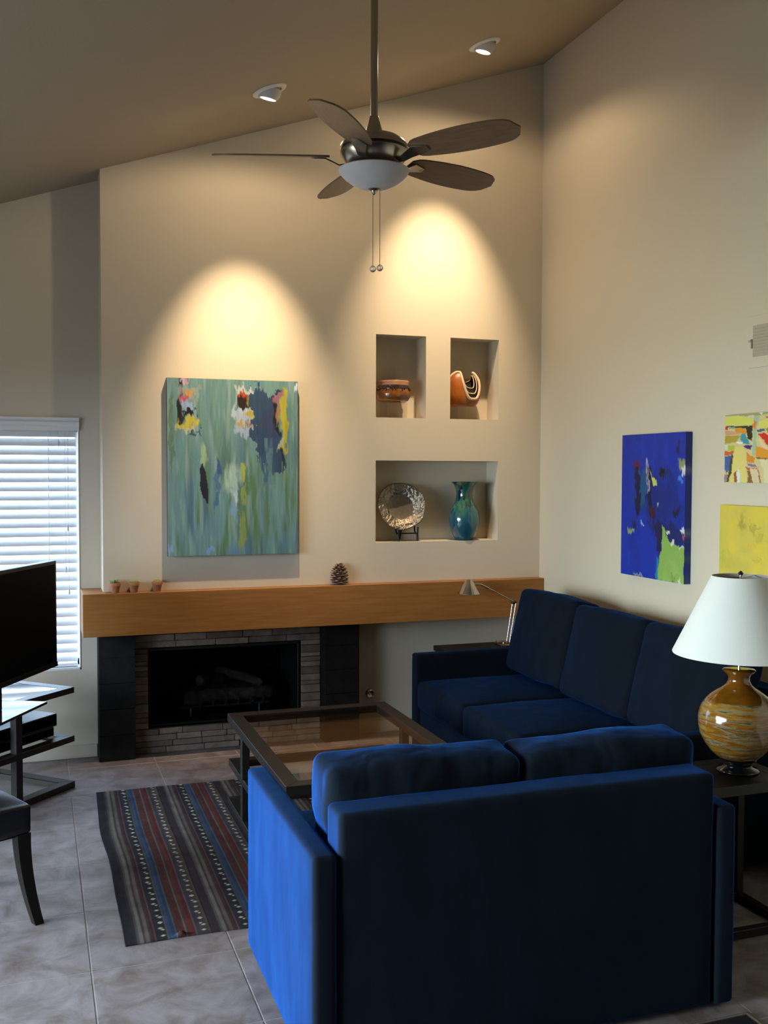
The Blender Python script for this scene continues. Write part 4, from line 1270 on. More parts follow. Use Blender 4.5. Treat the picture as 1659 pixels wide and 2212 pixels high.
pot(0.622, 'tiny terracotta pot with a low olive cactus dome, nearest the green painting', 2)

# pine cone
pcx = (1.652, 5.5535)
cone = thing('pine_cone', 'brown pine cone standing on the mantel right of the tall painting', 'pine cone', (pcx[0], pcx[1], MZ1))
core = MB().lathe([(0.001, 0.002), (0.014, 0.004), (0.018, 0.03), (0.017, 0.07), (0.009, 0.11), (0.001, 0.124)], (pcx[0], pcx[1], MZ1), 16)
build('core', core, M['cone'], cone, smooth=True)
sc = MB(); tips = MB()
NSC = 66
for k in range(NSC):
    t = k / NSC
    a = k * 2.39996
    z = MZ1 + 0.006 + 0.112 * t
    R1 = 0.055 * math.sin(PI * (0.33 + 0.60 * t)) ** 0.9
    upk = 0.25 + 1.1 * t
    er = Vector((math.cos(a), math.sin(a) * 0.54, 0)); et = Vector((-math.sin(a), math.cos(a), 0))
    p0 = Vector((pcx[0], pcx[1], z)) + er * 0.010
    p1 = Vector((pcx[0], pcx[1], z + R1 * 0.16 * upk)) + er * R1 * 0.75
    p2 = Vector((pcx[0], pcx[1], z + R1 * 0.30 * upk)) + er * R1
    wd = 0.0045 + 0.0085 * (1 - 0.55 * t)
    up3 = Vector((0, 0, 0.0036))
    sc.grid([[p0 - et * 0.003, p0 + et * 0.003, p0 + et * 0.003 + up3, p0 - et * 0.003 + up3],
             [p1 - et * wd, p1 + et * wd, p1 + et * wd + up3, p1 - et * wd + up3],
             [p2 - et * wd * 0.6, p2 + et * wd * 0.6, p2 + et * wd * 0.6 + up3, p2 - et * wd * 0.6 + up3]], close_u=True)
    b = len(sc.v); sc.f.append((b - 4, b - 3, b - 2, b - 1))
    q = p2 + up3 * 0.4
    tips.box(-wd * 0.6, wd * 0.6, -0.0020, 0.0020, -0.0004, 0.0028, Matrix.Translation(q) @ Matrix.Rotation(a - PI / 2, 4, 'Z'))
o = build('scales', sc, M['cone'], cone); o['kind'] = 'stuff'
o = build('scale_tips', tips, M['conetip'], cone); o['kind'] = 'stuff'

# ================================================================== SEATING
def axis_pts(h, r, n_in, n_r=4):
    r = min(r, h * 0.98)
    a = [-h + r * (1 - math.cos(PI / 2 * k / n_r)) for k in range(n_r)]
    inner = [(-h + r) + (2 * (h - r)) * k / n_in for k in range(n_in + 1)]
    return a + inner + [-x for x in reversed(a)]
def cushion(cx, cy, cz, hx, hy, hz, r=0.04, bulge=(0.0, 0.0, 0.0), wr=0.0, seed=0, n_in=14, rot=None, taper=None):
    """soft block: rounded edges, bulging faces and wrinkles; returns the mesh and a mapping"""
    def mp(px, py, pz):
        q = Vector((max(-hx + r, min(hx - r, px)), max(-hy + r, min(hy - r, py)), max(-hz + r, min(hz - r, pz))))
        d = Vector((px, py, pz)) - q
        # the axis samples already follow a cosine, so only normalise where at least two axes round
        if d.length > 1e-9:
            mlen = max(abs(d.x), abs(d.y), abs(d.z))
            d = d.normalized() * min(r, mlen * 1.0 if mlen < r else r)
        p = q + d
        u, v, w2 = p.x / hx, p.y / hy, p.z / hz
        fx, fy, fz = (1 - u * u), (1 - v * v), (1 - w2 * w2)
        o_ = Vector((u * bulge[0] * fy * fz, v * bulge[1] * fx * fz, w2 * bulge[2] * fx * fy))
        if wr:
            k = 5.5
            nn = mnoise.noise((p.x * k + seed, p.y * k, p.z * k)) + 0.6 * mnoise.noise((p.x * 13 + seed, p.y * 13, p.z * 13))
            e = Vector((u, v, w2)); e.normalize()
            o_ += e * nn * wr
        p = p + o_
        if taper: p = taper(p)
        if rot is not None: p = rot @ p
        return (cx + p.x, cy + p.y, cz + p.z)
    mb = MB()
    ax, ay, az = axis_pts(hx, r, n_in), axis_pts(hy, r, max(4, n_in // 2) if hy < 0.2 else n_in), axis_pts(hz, r, max(4, n_in // 2) if hz < 0.15 else n_in)
    for s in (-1, 1):
        mb.grid([[mp(x, y, s * hz) for x in ax] for y in ay])
        mb.grid([[mp(x, s * hy, z) for x in ax] for z in az])
        mb.grid([[mp(s * hx, y, z) for y in ay] for z in az])
    # weld the shared borders
    key = {}; nv = []; mpid = []
    for p in mb.v:
        kk = (round(p[0], 5), round(p[1], 5), round(p[2], 5))
        if kk not in key: key[kk] = len(nv); nv.append(p)
        mpid.append(key[kk])
    nf = []
    for f in mb.f:
        g_ = [mpid[i] for i in f]
        g2 = []
        for i in g_:
            if i not in g2: g2.append(i)
        if len(g2) >= 3: nf.append(tuple(g2))
    mb.v, mb.f = nv, nf
    return mb, mp
def piping_loop(mp, hx, hy, hz, axis, s, r, inset, rad_=0.0058):
    """welt along the border of one face of a cushion"""
    e = r * 0.32
    if axis == 'y':
        a, b, plane = hx, hz, lambda p, q: mp(p, s * (hy - e), q)
    elif axis == 'z':
        a, b, plane = hx, hy, lambda p, q: mp(p, q, s * (hz - e))
    else:
        a, b, plane = hy, hz, lambda p, q: mp(s * (hx - e), p, q)
    pts = []
    ia, ib = a - e, b - e
    N = 12
    cr_ = min(r * 0.7, ia, ib)
    for (sx, sy, a0) in ((1, 1, 0), (-1, 1, 90), (-1, -1, 180), (1, -1, 270)):
        for k in range(5):
            an = rad(a0 + 90 * k / 4)
            pts.append((sx * (ia - cr_) + cr_ * math.cos(an), sy * (ib - cr_) + cr_ * math.sin(an)))
    dense = []
    for i in range(len(pts)):
        p, q = pts[i], pts[(i + 1) % len(pts)]
        L_ = math.hypot(q[0] - p[0], q[1] - p[1]); n = max(1, int(L_ / 0.03))
        for k in range(n): dense.append((p[0] + (q[0] - p[0]) * k / n, p[1] + (q[1] - p[1]) * k / n))
    return MB().tube([plane(p, q) for p, q in dense], rad_, 6, closed=True)

FAB = M['fabric']
# ---- loveseat, its back to the viewer
LX0, LX1, LY0, LY1 = 0.660, 1.962, 2.452, 3.292
love = thing('loveseat', 'blue microsuede loveseat seen from behind, two cushions', 'sofa', ((LX0 + LX1) / 2, (LY0 + LY1) / 2, 0))
AW = 0.066
def arm_shape(x0, x1, y0, y1, z0, z1, seed):
    mb, mp = cushion((x0 + x1) / 2, (y0 + y1) / 2, (z0 + z1) / 2, (x1 - x0) / 2, (y1 - y0) / 2, (z1 - z0) / 2, r=0.014, bulge=(0.004, 0.003, 0.003), wr=0.0015, seed=seed)
    return mb, mp
for nm, xa, xb, s in (('arm', LX0, LX0 + AW, -1), ('arm', LX1 - AW, LX1, 1)):
    mb, mp = arm_shape(xa, xb, LY0, LY1, 0.012, 0.612, 3)
    am = build(nm, mb, FAB, love, smooth=True)
    hx, hy, hz = (xb - xa) / 2, (LY1 - LY0) / 2, (0.612 - 0.012) / 2
    build('piping', piping_loop(mp, hx, hy, hz, 'x', 1, 0.014, 0, 0.0034), M['piping'], am, smooth=True)
    build('piping', piping_loop(mp, hx, hy, hz, 'x', -1, 0.014, 0, 0.0034), M['piping'], am, smooth=True)
ix0, ix1 = LX0 + AW + 0.006, LX1 - AW - 0.006
mb, mp = cushion((ix0 + ix1) / 2, 2.520, 0.3635, (ix1 - ix0) / 2, 0.062, 0.3485, r=0.018, bulge=(0, 0.006, 0.004), wr=0.0022, seed=8, n_in=22)
bkp = build('backrest', mb, FAB, love, smooth=True)
build('piping', piping_loop(mp, (ix1 - ix0) / 2, 0.062, 0.3485, 'y', -1, 0.018, 0, 0.0026), FAB, bkp, smooth=True)
build('base', MB().box(ix0 - 0.004, ix1 + 0.004, 2.56, LY1 - 0.02, 0.06, 0.29), FAB, love, bevel=0.012)
mid = (ix0 + ix1) / 2
for (a, b_, sd) in ((ix0, mid - 0.003, 11), (mid + 0.003, ix1, 17)):
    mb, mp = cushion((a + b_) / 2, 2.945, 0.372, (b_ - a) / 2, 0.345, 0.08, r=0.03, bulge=(0, 0.01, 0.022), wr=0.003, seed=sd)
    sc_ = build('seat_cushion', mb, FAB, love, smooth=True)
    build('piping', piping_loop(mp, (b_ - a) / 2, 0.345, 0.08, 'z', 1, 0.03, 0), M['piping'], sc_, smooth=True)
rotb = Matrix.Rotation(rad(5), 3, 'X')
for (a, b_, sd, dz) in ((ix0 + 0.004, mid + 0.012, 21, 0.0), (mid + 0.018, ix1 + 0.034, 29, -0.004)):
    hx, hy, hz = (b_ - a) / 2, 0.088, 0.176
    rB = Matrix.Rotation(rad(1.2 if sd == 21 else -0.8), 3, 'Y') @ rotb
    def tp(p, hx=hx):       # narrower below the arm tops
        k = 1.0 if p.z > 0.03 else 1.0 - 0.055 * min(1.0, (0.03 - p.z) / 0.05)
        return Vector((p.x * k, p.y, p.z))
    mb, mp = cushion((a + b_) / 2, 2.690, 0.612 + dz, hx, hy, hz, r=0.032, bulge=(0.006, 0.030, 0.020), wr=0.0065, seed=sd, n_in=26, rot=rB, taper=tp)
    bc_ = build('back_cushion', mb, M['cushion_fabric'], love, smooth=True)
    build('piping', piping_loop(mp, hx, hy, hz, 'y', -1, 0.032, 0), M['piping'], bc_, smooth=True)
    build('piping', piping_loop(mp, hx, hy, hz, 'y', 1, 0.032, 0), M['piping'], bc_, smooth=True)
for (xx, yy) in ((LX0 + 0.14, LY0 + 0.20), (LX1 - 0.14, LY0 + 0.20), (LX0 + 0.14, LY1 - 0.10), (LX1 - 0.14, LY1 - 0.10)):
    build('leg', MB().box(xx - 0.02, xx + 0.02, yy - 0.02, yy + 0.02, 0.0005, 0.06), M['espresso'], love, bevel=0.002, segs=1)

# ---- long sofa along the right wall, facing left
SX0_, SX1_, SY0, SY1 = 1.985, 2.925, 3.235, 5.255
sofa = thing('sofa', 'shade-darkened navy three-cushion sofa along the right wall', 'sofa', ((SX0_ + SX1_) / 2, (SY0 + SY1) / 2, 0))
for (a, b_) in ((SY0, SY0 + 0.075), (SY1 - 0.075, SY1)):
    mb, mp = cushion((SX0_ + SX1_) / 2, (a + b_) / 2, 0.3125, (SX1_ - SX0_) / 2, (b_ - a) / 2, 0.2725, r=0.014, bulge=(0.003, 0.004, 0.003), wr=0.0015, seed=4)
    am = build('arm', mb, M['shaded_sofa_fabric'], sofa, smooth=True)
    build('piping', piping_loop(mp, (SX1_ - SX0_) / 2, (b_ - a) / 2, 0.2725, 'y', -1, 0.014, 0, 0.003), M['piping'], am, smooth=True)
iy0, iy1 = SY0 + 0.081, SY1 - 0.081
mb, mp = cushion(2.865, (iy0 + iy1) / 2, 0.382, 0.060, (iy1 - iy0) / 2, 0.330, r=0.018, bulge=(0.004, 0, 0.004), wr=0.002, seed=9)
build('backrest', mb, M['shaded_sofa_fabric'], sofa, smooth=True)
build('base', MB().box(SX0_ + 0.02, 2.81, iy0 - 0.004, iy1 + 0.004, 0.06, 0.285), M['shaded_sofa_fabric'], sofa, bevel=0.012)
n = 3
cw = (iy1 - iy0) / n
for k in range(n):
    a, b_ = iy0 + k * cw + 0.003, iy0 + (k + 1) * cw - 0.003
    mb, mp = cushion(2.335, (a + b_) / 2, 0.362, 0.352, (b_ - a) / 2, 0.078, r=0.03, bulge=(0.006, 0, 0.026), wr=0.003, seed=40 + k)
    sc_ = build('seat_cushion', mb, M['shaded_sofa_fabric'], sofa, smooth=True)
    build('piping', piping_loop(mp, 0.352, (b_ - a) / 2, 0.078, 'z', 1, 0.03, 0, 0.0036), M['shaded_sofa_fabric'], sc_, smooth=True)
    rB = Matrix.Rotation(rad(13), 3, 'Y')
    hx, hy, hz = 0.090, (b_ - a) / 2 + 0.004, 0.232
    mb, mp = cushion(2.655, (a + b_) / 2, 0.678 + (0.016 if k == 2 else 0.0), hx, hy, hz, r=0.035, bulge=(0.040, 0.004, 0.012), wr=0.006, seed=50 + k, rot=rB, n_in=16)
    bc_ = build('back_cushion', mb, M['shaded_sofa_fabric'], sofa, smooth=True)
    build('piping', piping_loop(mp, hx, hy, hz, 'x', -1, 0.035, 0, 0.004), M['piping'], bc_, smooth=True)
    build('piping', piping_loop(mp, hx, hy, hz, 'x', 1, 0.035, 0, 0.004), M['piping'], bc_, smooth=True)
for (xx, yy) in ((SX0_ + 0.06, SY0 + 0.05), (SX1_ - 0.06, SY0 + 0.05), (SX0_ + 0.06, SY1 - 0.05), (SX1_ - 0.06, SY1 - 0.05)):
    build('leg', MB().box(xx - 0.02, xx + 0.02, yy - 0.02, yy + 0.02, 0.0005, 0.06), M['espresso'], sofa, bevel=0.002, segs=1)

# ================================================================== FRAME TABLES
def mitre_frame(x0, x1, y0, y1, z0, z1, w_, mat_=None):
    """four mitred bars as one mesh"""
    mb = MB()
    o_ = [(x0, y0), (x1, y0), (x1, y1), (x0, y1)]
    i_ = [(x0 + w_, y0 + w_), (x1 - w_, y0 + w_), (x1 - w_, y1 - w_), (x0 + w_, y1 - w_)]
    for k in range(4):
        j = (k + 1) % 4
        pts = [(*o_[k], z0), (*o_[j], z0), (*i_[j], z0), (*i_[k], z0)]
        mb.prism(pts, (0, 0, z1 - z0))
    return mb
def bars(parent, name, x0, x1, y0, y1, z0, z1, w_, mat_):
    """each mitred bar is a part of its own"""
    o_ = [(x0, y0), (x1, y0), (x1, y1), (x0, y1)]
    i_ = [(x0 + w_, y0 + w_), (x1 - w_, y0 + w_), (x1 - w_, y1 - w_), (x0 + w_, y1 - w_)]
    for k in range(4):
        j = (k + 1) % 4
        build(name, MB().prism([(*o_[k], z0), (*o_[j], z0), (*i_[j], z0), (*i_[k], z0)], (0, 0, z1 - z0)), mat_, parent, bevel=0.0015, segs=1)
TX0_, TX1_, TY0_, TY1_ = 0.860, 1.655, 3.575, 4.765
ct = thing('coffee_table', 'dark-framed glass coffee table with open lower tiers, before the fireplace', 'table', ((TX0_ + TX1_) / 2, (TY0_ + TY1_) / 2, 0))
bars(ct, 'top_rail', TX0_, TX1_, TY0_, TY1_, 0.402, 0.440, 0.062, M['frame'])
build('glass_top', MB().box(TX0_ + 0.055, TX1_ - 0.055, TY0_ + 0.055, TY1_ - 0.055, 0.429, 0.4385), M['tableglass'], ct)
bars(ct, 'shelf_rail', TX0_ + 0.004, TX1_ - 0.004, TY0_ + 0.004, TY1_ - 0.004, 0.190, 0.222, 0.055, M['frame'])
bars(ct, 'base_rail', TX0_, TX1_, TY0_, TY1_, 0.0065, 0.036, 0.050, M['frame'])
for yy in (3.92, 4.43):
    for xx in (TX0_, TX1_ - 0.036):
        for (za, zb) in ((0.036, 0.190), (0.222, 0.402)):
            build('post', MB().box(xx, xx + 0.036, yy - 0.02, yy + 0.02, za, zb), M['frame'], ct, bevel=0.0015, segs=1)

# ---- television stand, turned towards the sofa; local x along its front, y to the back
tv_ang = math.atan2(0.72, 0.69)                      # direction of the front edge, from far left-near to the corner
CT = Vector((0.178, 5.262, 0))
stand = thing('television_stand', 'dark open-frame television stand with glass shelves, left of the fireplace', 'tv stand', tuple(CT), rotz=tv_ang)
SW, SD = 1.10, 0.50
def loc_build(name, mb, mat_, parent, **k): return build(name, mb, mat_, parent, world=False, **k)
def loc_bars(parent, name, x0, x1, y0, y1, z0, z1, w_, mat_):
    o_ = [(x0, y0), (x1, y0), (x1, y1), (x0, y1)]
    i_ = [(x0 + w_, y0 + w_), (x1 - w_, y0 + w_), (x1 - w_, y1 - w_), (x0 + w_, y1 - w_)]
    for k in range(4):
        j = (k + 1) % 4
        build(name, MB().prism([(*o_[k], z0), (*o_[j], z0), (*i_[j], z0), (*i_[k], z0)], (0, 0, z1 - z0)), mat_, parent, bevel=0.0015, segs=1, world=False)
for nm, z0_, z1_ in (('top_rail', 0.482, 0.512), ('shelf_rail', 0.236, 0.266), ('base_rail', 0.001, 0.034)):
    loc_bars(stand, nm, -SW, 0, 0, SD, z0_, z1_, 0.055, M['frame'])
    if nm != 'base_rail':
        loc_build('glass_shelf', MB().box(-SW + 0.05, -0.05, 0.05, SD - 0.05, z1_ - 0.010, z1_ - 0.0015), M['clearglass'], stand)
    else:
        loc_build('glass_shelf', MB().box(-SW + 0.05, -0.05, 0.05, SD - 0.05, z1_ - 0.012, z1_ - 0.0035), M['clearglass'], stand)
for xx in (-0.372, -SW + 0.372):
    for yy in (0.0, SD - 0.038):
        for (za, zb) in ((0.034, 0.236), (0.266, 0.482)):
            loc_build('post', MB().box(xx - 0.02, xx + 0.02, yy, yy + 0.038, za, zb), M['frame'], stand, bevel=0.0015, segs=1)
def on_stand(lx, ly, lz):
    c, s = math.cos(tv_ang), math.sin(tv_ang)
    return Vector((CT.x + lx * c - ly * s, CT.y + lx * s + ly * c, lz))
# television: placed by its right edge, its own direction
tv_dir = math.atan2(0.885, 0.466)
TVW, TVH = 0.86, 0.525
tp_ = Vector((0.098, 5.243, 0))                        # right edge of the screen, on the floor plan
d_ = Vector((math.cos(tv_dir), math.sin(tv_dir), 0))
tvc = tp_ - d_ * (TVW / 2)
tvt = thing('television', 'black flat-screen television on the open stand, in front of the blind', 'television', (tvc.x, tvc.y, 0.5125), rotz=tv_dir)
loc_build('housing', MB().box(-TVW / 2, TVW / 2, 0.0, 0.045, 0.115, 0.115 + TVH), M['plastic'], tvt, bevel=0.004)
loc_build('screen', MB().box(-TVW / 2 + 0.018, TVW / 2 - 0.018, -0.0015, 0.002, 0.14, 0.115 + TVH - 0.018), M['screen'], tvt)
loc_build('bezel', MB().prism([(-TVW / 2, -0.003, 0.115), (TVW / 2, -0.003, 0.115), (TVW / 2, -0.003, 0.137), (-TVW / 2, -0.003, 0.137)], (0, 0.004, 0)), M['plastic'], tvt)
loc_build('neck', MB().box(-0.16, -0.08, 0.008, 0.040, 0.012, 0.13), M['plastic'], tvt, bevel=0.004)
loc_build('stand_plate', MB().box(-0.36, 0.11, -0.11, 0.12, 0.0, 0.012), M['blackbase'], tvt, bevel=0.003)
# boxes on the middle shelf
pb = on_stand(-0.29, 0.20, 0.2665)
cb = thing('disc_player', 'thin black disc player under the larger box on the middle shelf', 'media player', tuple(pb), rotz=tv_ang)
loc_build('case', MB().box(-0.22, 0.22, -0.13, 0.13, 0.006, 0.052), M['plastic'], cb, bevel=0.003)
for a in (-0.18, 0.18):
    for b_ in (-0.1, 0.1): loc_build('foot', MB().lathe([(0.012, 0), (0.013, 0.006)], (a, b_, 0), 12), M['plastic'], cb)
loc_build('front_panel', MB().box(-0.215, 0.215, -0.133, -0.1295, 0.014, 0.045), M['screen'], cb)
pb2 = on_stand(-0.275, 0.20, 0.3188)
rb = thing('cable_box', 'black cable box stacked on the disc player, shiny top', 'media player', tuple(pb2), rotz=tv_ang)
loc_build('case', MB().box(-0.21, 0.21, -0.145, 0.145, 0.005, 0.068), M['plastic'], rb, bevel=0.003)
for a in (-0.17, 0.17):
    for b_ in (-0.11, 0.11): loc_build('foot', MB().lathe([(0.012, 0), (0.013, 0.005)], (a, b_, 0), 12), M['plastic'], rb)
loc_build('front_panel', MB().box(-0.205, 0.205, -0.148, -0.1445, 0.014, 0.06), M['screen'], rb)
loc_build('lid_groove', MB().box(-0.19, 0.19, -0.002, 0.002, 0.0675, 0.0695).box(-0.002, 0.002, -0.13, 0.13, 0.0675, 0.0695), M['blackmetal'], rb)
cbl = MB()
rg = random.Random(7)
for k in range(3):
    pts = []
    for i in range(28):
        t = i / 27
        lp = on_stand(-0.52 + 0.06 * math.sin(t * 9 + k), 0.30 + 0.05 * math.cos(t * 7 + k * 2), 0.045 + 0.005 * k + 0.16 * abs(math.sin(t * 4.2 + k)) * (1 - 0.4 * t))
        pts.append(lp)
    cbl.tube(pts, 0.0035, 6)
tag(build('cable_bundle', cbl, M['plastic'], None, smooth=True, loc=tuple(on_stand(-0.52, 0.30, 0.04))), 'loose black cables looping above the base of the television stand', 'cable')

# ---- dining chair at the left edge
e1 = Vector((-0.44, 0.90, 0)).normalized()
ch_ang = math.atan2(e1.y, e1.x)          # local x runs away from the near corner, local y to the left
CC = Vector((-0.022, 3.690, 0))
chair = thing('dining_chair', 'black leather dining chair cut by the left edge, one splayed leg showing', 'chair', tuple(CC), rotz=ch_ang)
CWD, CDP = 0.46, 0.46
mb, mp = cushion(CWD / 2 - 0.0, CDP / 2, 0.384, CWD / 2, CDP / 2, 0.050, r=0.010, bulge=(0, 0, 0.010), wr=0.001, seed=3)
loc_build('seat', mb, M['leather'], chair, smooth=True)
ap = MB().box(0.02, CWD - 0.02, 0.02, CDP - 0.02, 0.322, 0.3335)
loc_build('under_frame', ap, M['espresso'], chair, bevel=0.003)
def saber(x, y, sx, sy):
    rows = []
    for i in range(9):
        t = i / 8
        z = 0.3335 * (1 - t) + 0.0006
        off = 0.050 * t ** 1.8
        hw_ = 0.024 - 0.008 * t
        cx_, cy_ = x + sx * off, y + sy * off
        rows.append([(cx_ - hw_, cy_ - hw_, z), (cx_ + hw_, cy_ - hw_, z), (cx_ + hw_, cy_ + hw_, z), (cx_ - hw_, cy_ + hw_, z)])
    mb = MB().grid(rows, close_u=True)
    mb.f.append((0, 1, 2, 3)); b = 32; mb.f.append((b + 3, b + 2, b + 1, b))
    return mb
for (x, y, sx, sy) in ((0.026, 0.026, -0.3, -1.0), (CWD - 0.026, 0.026, 0.3, -0.9), (0.026, CDP - 0.026, -0.2, 0.6), (CWD - 0.026, CDP - 0.026, 0.2, 0.6)):
    loc_build('leg', saber(x, y, sx, sy), M['espresso'], chair, smooth=50)
mb, mp = cushion(CWD / 2, CDP - 0.03, 0.72, CWD / 2, 0.03, 0.29, r=0.02, bulge=(0, 0.01, 0), seed=5, rot=Matrix.Rotation(rad(-6), 3, 'X'))
loc_build('backrest', mb, M['leather'], chair, smooth=True)

# ---- side table and table lamp
s0 = (2.02, 2.49, 2.805, 3.100)
sidet = thing('side_table', 'small dark frame side table carrying the ceramic lamp', 'table', (2.255, 2.95, 0))
STZ = 0.535
bars(sidet, 'top_rail', s0[0], s0[1], s0[2], s0[3], STZ - 0.036, STZ, 0.05, M['espresso'])
build('top_panel', MB().box(s0[0] + 0.05, s0[1] - 0.05, s0[2] + 0.05, s0[3] - 0.05, STZ - 0.03, STZ - 0.0008), M['espresso'], sidet)
bars(sidet, 'base_rail', s0[0], s0[1], s0[2], s0[3], 0.001, 0.03, 0.03, M['espresso'])
for xx in (s0[0], s0[1] - 0.03):
    build('post', MB().box(xx, xx + 0.03, s0[3] - 0.03, s0[3], 0.03, STZ - 0.036), M['espresso'], sidet, bevel=0.0015, segs=1)

LC = (2.358, 2.950, STZ + 0.0004)
lamp = thing('table_lamp', 'ceramic table lamp with amber streaked glaze and white cone shade', 'lamp', LC)
def lamp_mat():
    m = pmat('amber_streaked_glaze', (0.3, 0.15, 0.03), 0.12, spec=0.6, coat=0.5)
    nt = m.node_tree; b = nt.nodes['Principled BSDF']
    tc = nt.nodes.new('ShaderNodeTexCoord')
    mp = nt.nodes.new('ShaderNodeMapping'); mp.inputs['Scale'].default_value = (1.2, 1.2, 12.0); mp.inputs['Rotation'].default_value = (0.03, 0.05, 0)
    nt.links.new(tc.outputs['Object'], mp.inputs['Vector'])
    nz = nt.nodes.new('ShaderNodeTexNoise'); nz.inputs['Scale'].default_value = 2.6; nz.inputs['Detail'].default_value = 7; nz.inputs['Roughness'].default_value = 0.62
    nz.inputs['Distortion'].default_value = 0.25
    nt.links.new(mp.outputs[0], nz.inputs['Vector'])
    cr = nt.nodes.new('ShaderNodeValToRGB')
    e = cr.color_ramp.elements
    e[0].position = 0.27; e[0].color = (0.020, 0.028, 0.018, 1)
    e[1].position = 0.74; e[1].color = (0.26, 0.18, 0.075, 1)
    for p_, c_ in ((0.38, (0.045, 0.05, 0.022, 1)), (0.43, (0.25, 0.19, 0.095, 1)), (0.48, (0.27, 0.135, 0.014, 1)), (0.535, (0.17, 0.055, 0.005, 1)), (0.58, (0.27, 0.20, 0.10, 1)), (0.62, (0.06, 0.055, 0.025, 1)), (0.66, (0.25, 0.115, 0.012, 1))):
        x = e.new(p_); x.color = c_
    nt.links.new(nz.outputs['Fac'], cr.inputs['Fac'])
    nt.links.new(cr.outputs['Color'], b.inputs['Base Color'])
    return m
z_ = LC[2]
build('plinth', MB().lathe([(0.001, 0.0), (0.070, 0.0), (0.074, 0.005), (0.068, 0.011), (0.052, 0.016), (0.047, 0.023), (0.050, 0.032), (0.061, 0.038), (0.064, 0.043), (0.057, 0.046), (0.001, 0.046)], LC, 40), M['blackbase'], lamp, smooth=40)
body = [(0.001, 0.0465), (0.058, 0.0465), (0.074, 0.055), (0.092, 0.0715), (0.115, 0.104), (0.131, 0.138), (0.1372, 0.175), (0.1375, 0.200), (0.133, 0.228), (0.123, 0.252), (0.110, 0.271)]
build('body', MB().lathe([(r_, 0.0465 + (h_ - 0.0465) * 0.94) for r_, h_ in body + [(0.108, 0.2725), (0.001, 0.2725)]], LC, 56), lamp_mat(), lamp, smooth=50)
M['lampneck'] = pmat('amber_neck_glaze', (0.20, 0.075, 0.005), 0.12, spec=0.6, noise=(14, (0.10, 0.035, 0.004), 0.35, 0.7), coat=0.5)
build('neck', MB().lathe([(r_, 0.0465 + (h_ - 0.0465) * 0.94) for r_, h_ in [(0.1095, 0.2720), (0.098, 0.285), (0.078, 0.301), (0.058, 0.314), (0.044, 0.327), (0.037, 0.342), (0.036, 0.354), (0.042, 0.366), (0.053, 0.376), (0.057, 0.382), (0.053, 0.386), (0.03, 0.387), (0.001, 0.387)]], LC, 48), M['lampneck'], lamp, smooth=50)
hz0, hz1 = 0.954 - z_, 1.232 - z_
build('lamp_shade', MB().lathe([(0.2290, hz0), (0.2300, hz0 + 0.003), (0.0985, hz1), (0.0965, hz1), (0.2270, hz0 + 0.002), (0.2290, hz0)], LC, 64), M['shade'], lamp, smooth=40)
sr = MB().tube([(LC[0], LC[1], z_ + 0.366), (LC[0], LC[1], z_ + hz1 + 0.008)], 0.004, 8)
for k in range(3):
    a = 2 * PI * k / 3 + 0.4
    sr.tube([(LC[0], LC[1], z_ + hz1 - 0.006), (LC[0] + 0.097 * math.cos(a), LC[1] + 0.097 * math.sin(a), z_ + hz1 - 0.004)], 0.002, 6)
build('harp', sr, M['brass'], lamp, smooth=40)
build('finial', MB().lathe([(0.007, 0.0), (0.009, 0.006), (0.005, 0.012), (0.001, 0.015)], (LC[0], LC[1], z_ + hz1 + 0.004), 16), M['darkring'], lamp, smooth=40)

# ---- end table behind the sofa arm and reading lamp
et = thing('end_table', 'dark flat-topped end table squeezed behind the far arm of the sofa', 'table', (2.5, 5.42, 0))
EZ = 0.572
build('top', MB().box(2.215, 2.90, 5.272, 5.50, EZ - 0.03, EZ), M['espresso'], et, bevel=0.002, segs=1)
for (xx, yy) in ((2.235, 5.29), (2.86, 5.29), (2.235, 5.46), (2.86, 5.46)):
    build('leg', MB().box(xx, xx + 0.03, yy, yy + 0.03, 0.0005, EZ - 0.03), M['espresso'], et, bevel=0.0015, segs=1)
dl = thing('reading_lamp', 'brushed metal jointed reading lamp with small cone shade, behind the sofa arm', 'lamp', (2.66, 5.40, EZ))
LY = 5.40
build('lamp_base', MB().lathe([(0.001, 0.0), (0.075, 0.0), (0.077, 0.006), (0.070, 0.010), (0.001, 0.011)], (2.645, LY, EZ + 0.0004), 36), M['brass'], dl, smooth=40)
build('touch_knob', MB().lathe([(0.007, 0.011), (0.007, 0.017), (0.009, 0.022), (0.005, 0.028), (0.001, 0.029)], (2.575, LY - 0.01, EZ), 16), M['chrome'], dl, smooth=40)
build('touch_knob', MB().lathe([(0.006, 0.011), (0.006, 0.016), (0.008, 0.020), (0.001, 0.024)], (2.615, LY - 0.02, EZ), 16), M['chrome'], dl, smooth=40)
for off in (0.0, 0.022):
    build('lower_rod', MB().tube([(2.645 + off * 0.9, LY, EZ + 0.010), (2.682 + off, LY, 0.818 - off * 0.15)], 0.0052, 10), M['brass'], dl, smooth=40)
build('elbow', MB().tube([(2.676, LY, 0.815), (2.702, LY, 0.824)], 0.010, 10), M['darkring'], dl, smooth=40)
build('upper_arm', MB().tube([(2.690, LY, 0.824), (2.560, LY, 0.893), (2.508, LY, 0.918)], [0.0034, 0.0034, 0.0034], 8).tube([(2.525, LY, 0.909), (2.470, LY, 0.936)], 0.0062, 10), M['brass'], dl, smooth=40)
build('arm_joint', MB().tube([(2.475, LY, 0.934), (2.400, LY, 0.938)], 0.005, 8), M['brass'], dl, smooth=40)
build('cone_shade', MB().lathe([(0.012, 0.084), (0.018, 0.082), (0.026, 0.066), (0.066, 0.004), (0.067, 0.0), (0.064, 0.001), (0.024, 0.064), (0.014, 0.076), (0.001, 0.077)], (2.398, LY, 0.884), 40), M['brass'], dl, smooth=40)

